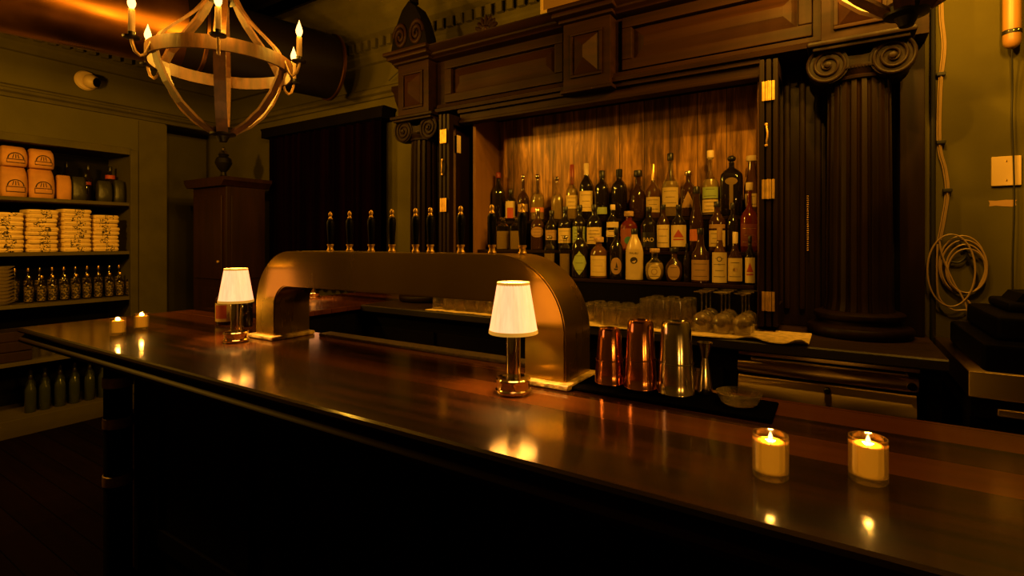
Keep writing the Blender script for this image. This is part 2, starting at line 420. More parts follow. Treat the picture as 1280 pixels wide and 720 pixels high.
# ------------------------------------------------------------------ room
XL,XR,YF,YB,ZC = -5.25,1.9,-1.9,2.95,3.45
def struct(name, mb, m, **k):
    o=mb.build(name,m,**k); o['kind']='structure'; return o
struct('floor', MB().box(-6.1,XR,YF,YB,-.06,0), M_floor)
struct('ceiling', MB().box(-6.1,XR,YF,YB,ZC,ZC+.06), M_ceil)
struct('wall_back', MB().box(-6.1,XR,YB,YB+.1,0,ZC), M_wall)
struct('wall_right', MB().box(XR,XR+.1,YF,YB,0,ZC), M_wall)
struct('wall_front', MB().box(-6.1,XR,YF-.1,YF,0,ZC), M_wall)
w=MB(); w.box(-6.2,-5.75,YF,YB,0,ZC); w.box(-5.75,XL,YF,YB,2.60,ZC)
w.box(-5.75,XL,2.07,2.33,0,2.60); w.box(-5.75,XL,YF,.2,0,2.60); w.box(-5.75,XL,.2,2.07,2.235,2.60)
struct('wall_left', w, M_wall)
def moulding(axis, prof, d0, d1, base):
    return MB().prism([(base+s*p[0], p[1]) for s in (1,) for p in prof], axis, d0, d1)
# picture rail and dentilled cornice on the back wall (profile: offset from wall, height)
def rail_prof(z): return [(0,z-.05),(.018,z-.045),(.02,z-.02),(.045,z-.008),(.05,z+.012),(.03,z+.02),(.03,z+.035),(.012,z+.05),(0,z+.05)]
def corn_prof(): return [(0,2.90),(.03,2.905),(.035,2.95),(.05,2.97),(.05,3.09),(.09,3.11),(.10,3.16),(.16,3.20),(.17,3.25),(.24,3.29),(.26,3.36),(.26,ZC),(0,ZC)]
c=MB().prism([(YB-a,z) for a,z in corn_prof()],'x',-5.25,XR)
x=-5.0
while x<XR-.1:
    c.box(x,x+.045,YB-.085,YB-.045,3.00,3.07); x+=.085
struct('trim_1', c, M_trim)
struct('trim_2', MB().prism([(YB-a,z) for a,z in rail_prof(2.66)],'x',-5.25,-2.56), M_trim)
c=MB().prism([(XL+a,z) for a,z in corn_prof()],'y',YF,YB)
y=-1.5
while y<YB-.3:
    c.box(XL+.045,XL+.085,y,y+.045,3.00,3.07); y+=.085
struct('trim_3', c, M_trim)
struct('trim_4', MB().prism([(XL+a,z) for a,z in rail_prof(2.60)],'y',YF,YB), M_trim)
# dark ceiling beam over the bar
struct('trim_5', MB().box(-5.25,XR,2.32,2.45,3.25,ZC,.01).box(-5.25,XR,2.30,2.47,3.25,3.275,.008), M_black)
# door casing strip and right-hand corner board
struct('trim_6', MB().box(.95,1.02,YB-.035,YB,0,3.0,.006), M_trim)

# small corbel at the end of the picture rail
o=MB().prism([(0,0),(.10,0),(.10,-.03),(.075,-.05),(.06,-.10),(.03,-.15),(0,-.17)],'x',-.05,.05)
o.v=[Vector((v.x,-v.y,v.z)) for v in o.v]
tag(o.build('rail_corbel', M_dwood, loc=(-2.84,YB,2.65)),'small dark carved corbel at the picture rail end beside the curtain','corbel')

# ------------------------------------------------------------------ shelves in the left wall
sh=thing('built_in_shelving','olive painted built-in shelving recessed in the left wall, full of stock','shelving',(-5.5,1.1,0))
def P(mb,name,m,par,**k):                      # part given in world coordinates
    o=Vector(par.matrix_basis.translation) if False else Vector(par.location)
    rz=par.rotation_euler[2]
    mm=Matrix.Rotation(-rz,4,'Z')
    mb.v=[mm@(v-o) for v in mb.v]
    return mb.build(name,m,par,**k)
SHELF_Z=[1.81,1.387,.99,.555]
for z in SHELF_Z: P(MB().box(-5.74,XL-.005,.205,2.065,z-.028,z,.003),'shelf',M_shelf,sh)
P(MB().box(-5.74,XL+.03,.205,2.065,0,.135,.006),'base_board',M_shelf,sh)
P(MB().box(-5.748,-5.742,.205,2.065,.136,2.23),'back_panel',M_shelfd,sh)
f=MB().box(XL-.012,XL+.022,2.045,2.105,.136,2.27,.006).box(XL-.012,XL+.022,.2,2.045,2.225,2.285,.006)
P(f,'frame_moulding',M_trim,sh)
# right casing of the shelf bay and the long flat panel over it
P(MB().box(XL+.001,XL+.02,2.11,2.335,0,2.54,.004),'casing_post',M_trim,sh)

# stock: kraft bags
def bag(name,label,cat,loc,w,d,h,m,emblem=True,group=None,rz=0.0):
    t=thing(name,label,cat,loc,rz,group)
    b=MB(); n=12; rings=[]
    prof=[(0,.86),(.03,.98),(.25,1.04),(.55,1.03),(.8,.98),(.9,.93),(.96,.9),(1,.82)]
    for k,(zz,s) in enumerate(prof):
        ring=[]
        for i in range(24):
            a=2*pi*i/24; e=5
            q=(abs(cos(a))**e+abs(sin(a))**e)**(-1/e)
            dd = d*(1 if zz<.75 else max(.35,1-(zz-.75)*2.4))
            jit=1+.025*random.uniform(-1,1)
            ring.append(Vector((q*cos(a)*dd/2*s*jit, q*sin(a)*w/2*s*jit, zz*h)))
        rings.append(ring)
    vs=[p for r in rings for p in r]; fs=[]
    for k in range(len(rings)-1):
        for i in range(24):
            j=(i+1)%24; fs.append((k*24+i,k*24+j,(k+1)*24+j,(k+1)*24+i))
    fs.append(tuple(reversed(range(24)))); fs.append(tuple((len(rings)-1)*24+i for i in range(24)))
    b.add(vs,fs); b.build('paper_sack',m,t,smooth=60)
    if emblem:
        x=d/2*1.065; e=MB(); s=w*.30
        arc=[(x,-s*cos(a),h*.36+s*sin(a)) for a in [pi*k/12 for k in range(13)]]
        e.tube(arc,.0035,6)
        e.tube([(x,-s*1.15,h*.33),(x,s*1.15,h*.33),(x,s*1.15,h*.17),(x,-s*1.15,h*.17)],.003,6,closed=True)
        for k in range(3): e.tube([(x,s*(-.4+.4*k),h*.38),(x,s*(-.25+.25*k),h*.38+s*.7)],.0025,5)
        e.build('printed_emblem',M_ink,t)
    return t
z1=SHELF_Z[0]+.0005
bags=[(1.318,.155,.235,0,'large kraft paper sack at the left end of the top shelf, under another sack'),
      (1.482,.155,.235,0,'large kraft paper sack on the top shelf beside the narrow kraft bag'),
      (1.318,.150,.155,.236,'squat kraft sack stacked on the leftmost large sack of the top shelf'),
      (1.482,.150,.155,.236,'squat kraft sack stacked on the large sack next to the narrow bag')]
for y,wd,h,dz,l in bags: bag('kraft_sack',l,'paper sack',(-5.39,y,z1+dz),wd,.16,h,M_kraft,True,'kraft sacks on the top shelf')
bag('kraft_bag','narrow plain kraft bag standing right of the printed sacks','paper bag',(-5.37,1.622,z1),.095,.09,.2,M_kraft,False)
for y,wd,h,l in [(1.725,.095,.20,'olive foil bag standing right of the narrow kraft bag'),
                 (1.905,.105,.185,'crumpled olive foil bag in the middle of the dark stock on the top shelf'),
                 (2.01,.075,.20,'slim olive foil bag at the right end of the top shelf, red band above it')]:
    bag('foil_bag',l,'foil bag',(-5.38,y,z1),wd,.08,h,M_olivebag,False,'foil bags on the top shelf')
def simple_bottle(name,label,cat,loc,Rr,H,gl,cap,lab=None,group=None,prof=None,lz=(.15,.5),seg=16,rotz=0.0):
    t=thing(name,label,cat,loc,rotz,group)
    pr=prof or [(0,0),(.9,0),(1,.02),(1,.56),(.92,.64),(.55,.73),(.36,.79),(.33,.92),(0,.92)]
    MB().lathe([(r*Rr,z*H) for r,z in pr],seg).build('glass_body',gl,t,smooth=50)
    MB().lathe([(0,.88*H),(.40*Rr,.88*H),(.42*Rr,.9*H),(.42*Rr,.985*H),(.36*Rr,H),(0,H)],seg).build('cap',cap,t,smooth=50)
    if lab: MB().lathe([(1.012*Rr,lz[0]*H),(1.012*Rr,lz[1]*H)],seg).build('label',lab,t,smooth=50)
    return t
for k,(y,xx,l) in enumerate([(1.80,-5.45,'dark stock bottle behind the foil bags with a red band, between two olive bags'),
                             (1.70,-5.55,'tall dark bottle at the back of the top shelf behind the left foil bag'),
                             (1.86,-5.58,'tall dark bottle at the back of the top shelf behind the crumpled bag'),
                             (2.0,-5.52,'dark bottle with a red band at the right end of the top shelf')]):
    simple_bottle('stock_bottle',l,'bottle',(xx,y,z1),.036,.33 if k else .24,G_dark,M_cap_b,M_redlab if k in (0,3) else None,'dark bottles on the top shelf',lz=(.6,.7) if k==0 else (.66,.76))

# folded shirts: four stacks in front and one behind
z2=SHELF_Z[1]+.0005
stacks=[(1.27,.19,9,-5.385,'leftmost stack'),(1.475,.195,10,-5.385,'second stack from the left'),(1.69,.195,10,-5.385,'third stack from the left'),
        (1.895,.185,9,-5.385,'rightmost front stack'),(1.975,.155,8,-5.622,'half-hidden stack behind the rightmost')]
names_h=['bottom','second up','third up','fourth up','fifth up','sixth up','seventh up','eighth up','ninth up','tenth up']
for y,wd,n,xx,sl in stacks:
    z=z2; th=.345/10
    for k in range(n):
        t_=th*random.uniform(.92,1.08) if n>=9 else th
        h=t_*.97; b=MB(); NX,NY=6,10
        ox=random.uniform(-.008,.008); ow=wd*random.uniform(.93,1.0); d=.215*random.uniform(.93,1.0)
        ph=random.uniform(0,6); vs=[]; fs=[]
        prof=[(0,.96),(.12,1.0),(.5,1.02),(.88,1.0),(1,.95)]
        segs=40
        for (zz,s) in prof:
            for i in range(segs):
                a=2*pi*i/segs; e=9
                q=(abs(cos(a))**e+abs(sin(a))**e)**(-1/e)
                wob=(.006 if zz==.5 else .0022)*sin(3*a+ph)
                vs.append(Vector((q*cos(a)*d/2*s+ox, q*sin(a)*ow/2*s, zz*h+(wob if 0<zz<1 else 0))))
        for q in range(len(prof)-1):
            for i in range(segs):
                j=(i+1)%segs; fs.append((q*segs+i,q*segs+j,(q+1)*segs+j,(q+1)*segs+i))
        fs.append(tuple(reversed(range(segs)))); fs.append(tuple((len(prof)-1)*segs+i for i in range(segs)))
        b.add(vs,fs)
        # a folded-over flap line on the visible front
        b.tube([(d/2*1.0+ox,-ow*.46,h*.5),(d/2*1.015+ox,0,h*(.5+.1*sin(ph))),(d/2*1.0+ox,ow*.46,h*.5)],h*.12,6)
        o=b.build('folded_shirt',M_shirt,None,loc=(xx,y,z),smooth=60); o.rotation_euler=(0,0,R(random.uniform(-3,3)))
        hl='top' if k==n-1 else names_h[k]
        tag(o,'folded printed shirt, %s in the %s of shirts'%(hl,sl),'shirt','folded shirts on the middle shelf')
        z+=t_
# plates
z3=SHELF_Z[2]+.0005
zz=z3
pl0=None
for k in range(11):
    hl=['bottom','second from the bottom','third from the bottom','fourth from the bottom','fifth from the bottom','middle','fifth from the top','fourth from the top','third from the top','second from the top','top'][k]
    lb='cream china bowl, %s of the stack beside the small bottles'%hl
    if pl0 is None:
        pl0=MB().lathe([(0,0),(.065,0),(.07,.004),(.098,.022),(.102,.0262),(.096,.0262),(.066,.0075),(0,.0075)],32).build('china_bowl',M_plate,None,loc=(-5.37,1.225,zz),smooth=50)
        tag(pl0,lb,'bowl','stacked bowls')
    else:
        c=pl0.copy(); COL.objects.link(c); c.location=(-5.37,1.225,zz); c['label']=lb
    zz+=.0265
# small bottles on the third shelf, two rows
us=[36,52,66,81,95,109,123,137,150,162]
for row,(xx,H) in enumerate(((-5.36,.21),(-5.50,.27))):
    for k,u in enumerate(us):
        p=on_x(u+(0 if row==0 else 1),350,xx); y=p.y
        if row==1: y-=.09
        simple_bottle('small_bottle','small gold-labelled bottle, %s from left in the %s row beside the bowls'%(ORD[k],'front' if row==0 else 'back'),'bottle',(xx,y,z3),.029,H,G_dark,M_cap_s if (k+row)%3==0 else M_gold,
                      M_glab if False else MATS.get('mottled') or mat('mottled',(.03,.022,.01),.45,scale=70,color2=(.34,.24,.09),vary=.2,lo=.45,hi=.62,metal=.4),'small bottles on the bottle shelf',lz=(.06,.62) )
# tumblers, crate, wine bottles on the lower shelves
def tumbler_mb(Rt,Rb,H,th=.0028,base=.010):
    # upside-down: rim on the surface, closed base on top
    return MB().lathe([(Rt,0),(Rb,H-.003),(Rb-.003,H),(0,H),(0,H-base),(Rb-th,H-base),(Rt-th,0),(Rt,0)],24)
z4=SHELF_Z[3]+.0005
g0=None
for k,u in enumerate((42,56,69,82)):
    y=on_x(u,440,-5.35).y; lb='small clear glass on the low ledge under the bar end, %s from the left'%ORD[k]
    if g0 is None:
        g0=tumbler_mb(.034,.029,.10).build('ledge_glass',M_glass,None,loc=(-5.35,y,z4),smooth=40); tag(g0,lb,'glass','glasses on the low ledge')
    else:
        c=g0.copy(); COL.objects.link(c); c.location=(-5.35,y,z4); c['label']=lb
cr=thing('wooden_crate','brown wooden crate at the left end of the low ledge','crate',(-5.42,1.26,z4))
for zz in (0,.078,.156): MB().box(.115,.13,-.15,.15,zz+.003,zz+.073,.004).build('front_slat',M_redwood,cr)
for zz in (0,.078,.156): MB().box(-.13,-.115,-.15,.15,zz+.003,zz+.073,.004).build('back_slat',M_redwood,cr)
for s in (-1,1): MB().box(-.114,.114,s*.142-.008,s*.142+.008,0,.228,.004).build('end_board',M_redwood,cr)
MB().box(-.114,.114,-.133,.133,.0,.012).build('bottom_board',M_redwood,cr)
for row,(xx,H) in enumerate(((-5.36,.29),(-5.52,.31))):
    for k,u in enumerate((38,56,75,93,112,129)):
        y=on_x(u,480,xx).y
        simple_bottle('wine_bottle','dark wine bottle on the bottom shelf, %s from the left in the %s row'%(ORD[k],'front' if row==0 else 'back'),'bottle',(xx,y,.1355),.036,H,G_green,M_cap_b,None,'wine bottles on the bottom shelf')

# security camera on the left wall
p=on_x(107,101,XL)
sc_=thing('security_camera','round white security camera on the wall above the shelves','camera',(XL,p.y,p.z))
MB().lathe([(0,0),(.078,0),(.08,.012),(.07,.03),(.05,.035),(0,.035)],32,axis='x').build('mount_plate',M_white,sc_)
mtx=Matrix.Translation((.055,.02,-.01))@Matrix.Rotation(R(35),4,'Z')@Matrix.Rotation(R(100),4,'Y')
MB().lathe([(0,-.055),(.03,-.047),(.05,-.03),(.058,0),(.05,.03),(.036,.043),(0,.043)],28,mtx=mtx).build('eyeball_housing',M_white,sc_)
mtx2=mtx@Matrix.Translation((0,0,.032))
MB().lathe([(0,0),(.036,0),(.038,.008),(.036,.016),(.02,.02),(0,.02)],24,mtx=mtx2).build('lens',M_bplast,sc_)

# ------------------------------------------------------------------ copper duct
dA=Vector((-3.34,2.66,2.82)); dB=Vector((-4.18,-1.0,2.83)); dr=.24
du=thing('air_duct','large round copper coloured air duct hanging under the ceiling','duct',dA)
q=(dB-dA); L=q.length; rot=q.to_track_quat('Z','Y').to_matrix().to_4x4()
MB().lathe([(dr,1.02),(dr,L)],64,mtx=rot).build('copper_section',M_duct,du,smooth=40)
MB().lathe([(dr,0),(dr,1.02)],64,mtx=rot).build('black_section',mat('black_duct_metal',(.003,.0016,.0007),.55,spec=.08),du,smooth=40)
MB().lathe([(dr,0),(dr+.012,.002),(dr+.012,.02),(dr,.024)],64,mtx=rot).build('end_collar',M_duct,du)
MB().lathe([(0,.01),(dr-.004,.01)],64,mtx=rot).build('end_cap',M_iron,du)
for s in (.9,1.95,3.0): MB().lathe([(dr,s),(dr+.007,s+.004),(dr+.007,s+.022),(dr,s+.026)],64,mtx=rot).build('seam_ring',M_duct,du)
for s in (1.0,3.0):
    c=rot@Vector((0,0,s)); MB().tube([c+Vector((0,0,dr)),c+Vector((0,0,ZC-dA.z))],.006,8).build('hanger_rod',M_iron,du)

# ------------------------------------------------------------------ bar counter
ZB=1.07
bar=thing('bar_counter','long varnished dark wood bar counter with rounded edge','bar counter',(-1.0,1.1,0))
BX0,BX1=-3.23,1.75; BY0,BY1=.805,1.475
top=MB()
prof=[(BY0+.01,ZB),(BY0+.003,ZB-.004),(BY0,ZB-.012),(BY0+.004,ZB-.02),(BY0+.012,ZB-.024),(BY1,ZB-.03),(BY1,ZB-.004),(BY1-.004,ZB)]
top.prism(prof,'x',BX0,BX1)
top.box(BX0,-2.57,BY1+.0005,2.94,ZB-.03,ZB,.004)      # return leg to the back wall
P(top,'counter_top',M_bar,bar,smooth=12)
ed=MB().prism([(BY0+.03,ZB-.025),(BY0+.022,ZB-.036),(BY0+.008,ZB-.044),(BY0+.002,ZB-.054),(BY0+.006,ZB-.066),(BY0+.022,ZB-.072),(BY0+.09,ZB-.075),(BY0+.09,ZB-.025)],'x',BX0+.01,BX1)
ed.box(BX0+.01,BX0+.06,BY0+.09,2.93,ZB-.07,ZB-.031,.01)
P(ed,'edge_moulding',M_baredge,bar)
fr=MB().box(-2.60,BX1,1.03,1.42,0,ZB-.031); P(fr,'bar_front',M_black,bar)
for k in range(5):
    x0=-2.42+k*.82
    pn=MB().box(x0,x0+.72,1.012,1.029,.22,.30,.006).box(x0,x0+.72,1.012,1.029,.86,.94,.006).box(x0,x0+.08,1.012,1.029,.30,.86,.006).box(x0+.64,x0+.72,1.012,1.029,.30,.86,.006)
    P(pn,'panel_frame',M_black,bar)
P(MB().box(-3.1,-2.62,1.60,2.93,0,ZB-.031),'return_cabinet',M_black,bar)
# banded post at the outer end of the bar front
po=thing('bar_post','dark round post with pale bands under the left end of the bar','post',(-2.585,.965,0))
MB().lathe([(0,0),(.062,0),(.062,.05),(.05,.07),(.05,.99),(.062,1.0),(.062,1.0375),(0,1.0375)],28).build('shaft',M_black,po)
for zz in (.47,.71,.88): MB().lathe([(.050,zz-.022),(.054,zz-.02),(.055,zz),(.054,zz+.02),(.050,zz+.022)],28).build('band',M_rust,po)
# drain rail along the service side, under the arch
dm=tag(MB().box(-1.86,-.79,1.415,1.474,ZB+.0005,ZB+.013,.003).build('drip_mat',M_mat),'long perforated drip mat on the service edge under the arch','drip mat')
# rubber mat below the shakers
tag(MB().box(-.615,-.125,1.262,1.412,ZB+.0005,ZB+.0105,.004).build('bar_mat',M_rubber),'black rubber bar mat under the cocktail shakers','mat')
ZM=ZB+.011

# ------------------------------------------------------------------ arched beer tower
TY0,TY1=1.262,1.43; TXL,TXR=-2.068,-.628; TZ=ZB+.362; leg=.128; un=ZB+.222
tw=thing('beer_tower','bronze arched beer tower spanning the bar with black tap handles','beer tower',(-1.35,1.345,ZB))
ro=.225; ri=.085
def arch_outline():
    out=[]; z0=ZB+.016
    out.append((TXL,z0))
    for k in range(17):
        a=pi-k*pi/32; out.append((TXL+ro+ro*cos(a), TZ-ro+ro*sin(a)))
    for k in range(17):
        a=pi/2-k*pi/32; out.append((TXR-ro+ro*cos(a), TZ-ro+ro*sin(a)))
    out.append((TXR,z0)); out.append((TXR-leg,z0))
    for k in range(13):
        a=k*pi/24; out.append((TXR-leg-ri+ri*cos(a), un-ri+ri*sin(a)))
    for k in range(13):
        a=pi/2+k*pi/24; out.append((TXL+leg+ri+ri*cos(a), un-ri+ri*sin(a)))
    out.append((TXL+leg,z0))
    return out
ol=arch_outline()
bm=bmesh.new()
v0=[bm.verts.new((x,TY0,z)) for x,z in ol]; v1=[bm.verts.new((x,TY1,z)) for x,z in ol]
n=len(ol); bm.faces.new(v0); bm.faces.new(list(reversed(v1)))
for i in range(n):
    j=(i+1)%n; bm.faces.new((v0[i],v1[i],v1[j],v0[j]))
bmesh.ops.recalc_face_normals(bm,faces=bm.faces)
ee=[e for e in bm.edges if abs(e.verts[0].co.y-e.verts[1].co.y)<1e-6]
bmesh.ops.bevel(bm,geom=ee,offset=.004,segments=2,affect='EDGES')
mb=MB().bm(bm); mb.hard=True; P(mb,'arch_body',M_tower,tw,smooth=30)
for x0 in (TXL,TXR-leg):
    b=MB().box(x0-.02,x0+leg+.02,TY0-.022,TY1+.012,ZB+.0005,ZB+.017,.005,3)
    P(b,'stone_foot',M_marble,tw)
for u in (413,437,464,490,519.5,538,576,615,653):
    x=on_y(u,317,1.375).x; zt=TZ
    if x>TXR-ro: zt=TZ-ro+sqrt(max(0,ro*ro-(x-(TXR-ro))**2))
    h=MB(); c=(x,1.375,zt-.002)
    h.lathe([(0,0),(.013,0),(.014,.006),(.010,.012),(.010,.02),(.013,.024),(.013,.030),(0,.030)],20,off=c)
    cl=P(h,'tap_collar',M_brass,tw)
    g=MB(); g.lathe([(0,.028),(.009,.028),(.0105,.04),(.0125,.07),(.0145,.10),(.0145,.118),(.012,.126),(.008,.13),(0,.13)],20,off=c)
    hd=P(g,'tap_handle',M_bplast,tw)
    e=MB(); e.lathe([(0,.128),(.008,.129),(.009,.133),(.006,.137),(.005,.140),(.008,.146),(.007,.154),(.003,.159),(0,.160)],16,off=c)
    e.v=[v-Vector((tw.location)) for v in e.v]
    fo=e.build('finial',M_brass,hd)

# ------------------------------------------------------------------ table lamps
def make_lamp(loc,label):
    t=thing('table_lamp',label,'lamp',loc,0,'small table lamps on the bar')
    MB().lathe([(0,0),(.046,0),(.0475,.003),(.0475,.010),(.044,.013),(.044,.030),(.046,.033),(.046,.038),(.043,.0405),(.02,.042),(0,.042)],40).build('base',M_chrome,t)
    MB().lathe([(0,.0415),(.018,.0415),(.019,.046),(.019,.165),(.008,.168),(.008,.20),(0,.20)],32).build('stem',M_chrome,t)
    pl=lambda a: 1+.012*abs(sin(18*a))
    s_=MB().lathe([(.064,.160),(.0425,.289),(.0413,.289),(.0625,.160),(.064,.160)],144,cs=pl).build('shade',M_shade,t,smooth=60)
    MB().lathe([(.0640,.157),(.0655,.158),(.0648,.167),(.0632,.167),(.0640,.157)],72).build('bottom_hem',M_shadehem,s_)
    MB().lathe([(.0432,.283),(.0440,.291),(.0425,.2925),(.0415,.283),(.0432,.283)],72).build('top_hem',M_shadehem,s_)
    MB().lathe([(0,.20),(.008,.20),(.016,.215),(.019,.23),(.015,.246),(0,.255)],20).build('bulb',flame_bulb,t)
    light('bulb_light','POINT',(0,0,.225),LAMP_W,(1,.50,.10),.018,t)
    return t
flame_bulb=flame_mat('bulb_glow',(1,.6,.2),6.0)
LAMP_W=11.0
lamp=make_lamp((-.731,1.163,ZB+.0005),'small table lamp with lit pleated shade in front of the right arch leg')
p=on_z(295,427,ZB); dup(lamp,(p.x,p.y,ZB+.0005),.5,'small table lamp with lit pleated shade left of the left arch leg')
p=on_z(391,373,ZB); dup(lamp,(p.x,p.y,ZB+.0005),1.1,'small table lamp on the far counter, shade hidden behind the arch beam')

# ------------------------------------------------------------------ votive candles
def make_votive(loc,label,h=.072,r=.0285,fill=.0515):
    t=thing('votive_candle',label,'candle',loc,0,'lit votive candles on the bar')
    th=.0022
    MB().lathe([(0,0),(r-.002,0),(r,.003),(r,h),(r-th/2,h+.0008),(r-th,h),(r-th,.011),(r-.006,.009),(0,.009)],40).build('glass_cup',M_vglass,t,smooth=40)
    rw=r*.76
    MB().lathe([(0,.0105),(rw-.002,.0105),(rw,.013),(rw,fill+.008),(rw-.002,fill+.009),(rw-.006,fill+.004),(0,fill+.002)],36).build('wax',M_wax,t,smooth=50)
    MB().tube([(0,0,fill+.001),(.0005,0,fill+.008),(.001,0,fill+.012)],.0008,6).build('wick',M_wick,t)
    MB().lathe([(0,fill+.006),(.0026,fill+.008),(.0038,fill+.012),(.0034,fill+.017),(.0016,fill+.022),(0,fill+.025)],20).build('flame',M_vflame,t,smooth=80)
    light('flame_light','POINT',(0,0,fill+.016),1.2,(1,.44,.06),.006,t)
    return t
p=on_z(963,595.5,ZB); vc=make_votive((p.x,p.y,ZB+.0005),'lit votive candle in a glass, left one of the near pair on the bar')
for u,v,l in ((1085,600.5,'lit votive candle in a glass, right one of the near pair, nearest the bar end'),
              (147.5,418.5,'tiny lit votive candle at the far left end of the bar, nearer its front edge'),
              (177,411.5,'tiny lit votive candle at the far left end of the bar, just behind its twin')):
    p=on_z(u,v,ZB); dup(vc,(p.x,p.y,ZB+.0005),1.0,l)

# ------------------------------------------------------------------ shakers and bar tools
def shaker(loc,h,rb,rt,m,label):
    t=thing('shaker_tin',label,'cocktail shaker',loc,0,'cocktail shakers on the bar mat')
    MB().lathe([(rb-.0012,0),(rb+.0012,.0),(rb+.0015,.004),(rb,.006),(rb*.985,.03),(rt*1.06,h*.82),(rt,h-.008),(rt-.004,h-.001),(rt-.010,h),(rt-.012,h-.004),(0,h-.004),(0,h-.006),(rt-.013,h-.0062),(rt-.003,h-.012),(rb-.0012,0)],48).build('outer_tin',m,t,smooth=50)
    MB().lathe([(rb*.972,h*.42),(rb*.985,h*.425),(rb*.972,h*.44)],48).build('rolled_seam',m,t)
    return t
for u,v,h,rb,rt,m,l in ((762,478,.152,.040,.0305,M_copper,'short copper shaker tin, leftmost of the three on the mat'),
                        (800.5,484,.180,.0425,.033,M_copper,'tall copper shaker tin standing between the other two shakers'),
                        (845,490.5,.184,.0455,.036,M_tin,'tall silver steel shaker tin, rightmost of the three on the mat')):
    p=on_z(u,v,ZM); shaker((p.x,min(p.y,1.366),ZM),h,rb,rt,m,l)
p=on_z(883,484,ZM)
jg=thing('jigger','tall hourglass steel jigger behind the silver shaker','jigger',(-.292,1.385,ZM))
MB().lathe([(0,0),(.0185,0),(.0195,.002),(.018,.02),(.0085,.088),(.008,.092),(.0065,.092),(.0072,.086),(.016,.02),(.0165,.003),(0,.003)],28).build('lower_cup',M_tin,jg)
MB().lathe([(.0075,.0915),(.009,.096),(.018,.128),(.0195,.1315),(.0182,.1315),(.0165,.127),(.007,.098),(0,.098)],28).build('upper_cup',M_tin,jg)
tag(MB().lathe([(0,0),(.036,0),(.041,.004),(.050,.024),(.052,.027),(.049,.0275),(.038,.009),(0,.008)],40).build('glass_dish',M_glass,None,loc=(-.205,1.345,ZM),smooth=40),'shallow clear glass dish at the right end of the bar mat','dish')
tag(MB().lathe([(0,0),(.018,0),(.019,.004),(.024,.058),(.0225,.058),(.0175,.012),(0,.012)],28).build('shot_glass',M_glass,None,loc=(-.335,1.43,ZB+.0005),smooth=40),'small shot glass between the silver shaker and the jigger','glass')
# hawthorne strainer lying by the dish
# bottles beside the left lamp
p=on_z(281,405,ZB)
t=simple_bottle('bitters_bottle','bottle with cream and red label left of the far table lamp','bottle',(p.x,p.y,ZB+.0005),.040,.20,G_brown,M_cap_s,M_paper,None,lz=(.08,.52),seg=28)
a=MB()
vs=[]; 
for k in range(9):
    an=R(-70+k*10); vs.append((.0408*sin(an),-.0408*cos(an),.03)); vs.append((.0408*sin(an),-.0408*cos(an),.095))
a.add(vs,[(2*k,2*k+2,2*k+3,2*k+1) for k in range(8)]); o=a.build('red_label_panel',M_redlab,t); t.rotation_euler[2]=R(62)
p=on_z(320,411,ZB)
tag(MB().lathe([(0,0),(.012,0),(.0135,.003),(.0135,.19),(.0115,.19),(.0115,.008),(0,.008)],24).build('glass_tube_vase',M_glass,None,loc=(-2.105,1.352,ZB+.0005),smooth=40),'tall narrow clear glass against the left arch leg','glass')
p=on_z(309,408,ZB)
simple_bottle('syrup_bottle','slim black bottle between the far table lamp and the arch leg','bottle',(p.x,p.y,ZB+.0005),.024,.185,G_dark,M_cap_b,None,None,seg=24)

# ------------------------------------------------------------------ back bar counter
BCY=2.265; NX0,NX1=-1.955,-.325
bc=thing('back_counter','dark wood back counter running along the rear wall','back counter',(-1.1,2.6,0))
P(MB().prism([(BCY+.006,ZB),(BCY,ZB-.006),(BCY,ZB-.036),(BCY+.006,ZB-.042),(2.945,ZB-.042),(2.945,ZB)],'x',-2.565,.312),'counter_top',M_counter,bc)
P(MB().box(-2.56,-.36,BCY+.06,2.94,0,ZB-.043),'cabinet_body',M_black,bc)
for k in range(4):
    x0=-2.5+k*.53; P(MB().box(x0,x0+.5,BCY+.045,BCY+.0595,.12,.94,.005),'cabinet_door',M_black,bc)
P(MB().box(.26,.30,BCY+.06,2.94,0,ZB-.043),'end_panel',M_black,bc)
# steel cooler under the right part
uc=thing('undercounter_cooler','stainless steel drawer cooler under the right end of the back counter','cooler',(-.05,2.6,0))
P(MB().box(-.355,.255,BCY+.07,2.93,.05,1.02,.004),'cabinet',M_black,uc)
P(MB().box(-.355,.24,BCY+.045,BCY+.069,1.005,1.02,.003),'top_lip',M_steel,uc)
def bulge(z0,z1,d,y): return [(BCY+.069,z1),(BCY+.069,z0)]+[(y-d*sin(pi*k/10)**.8,z0+(z1-z0)*k/10) for k in range(11)]
d1=P(MB().prism(bulge(.935,.985,.016,BCY+.046),'x',-.355,.235),'upper_rail',M_steel,uc)
d2=P(MB().prism(bulge(.80,.922,.016,BCY+.056),'x',-.355,.23).box(-.355,.23,BCY+.056,BCY+.069,.60,.795,.003),'drawer_front',M_steel,uc)
P(MB().lathe([(0,0),(.012,0),(.012,.012),(.008,.016),(0,.016)],20,off=(-.04,BCY+.04,.905),axis='y'),'lock',M_iron,uc)
P(MB().lathe([(0,0),(.014,0),(.014,.01),(0,.012)],20,off=(.215,BCY+.031,.960),axis='y'),'logo_plate',M_chrome,uc)
P(MB().tube([(-.3,BCY+.02,.998),(.2,BCY+.02,.998)],.006,8),'handle_bar',M_steel,uc)
for x in (-.3,.2): P(MB().tube([(x,BCY+.02,.998),(x,BCY+.045,.998)],.005,8),'handle_post',M_steel,uc)

# ------------------------------------------------------------------ back bar woodwork
bb=thing('back_bar_surround','tall dark carved wood back bar framing the bottle niche','back bar',(-1.1,2.8,ZB))
EZ0,EZ1=2.30,2.645
P(MB().box(-2.55,.30,2.62,2.94,EZ0,EZ1),'frieze_board',M_dwood,bb)
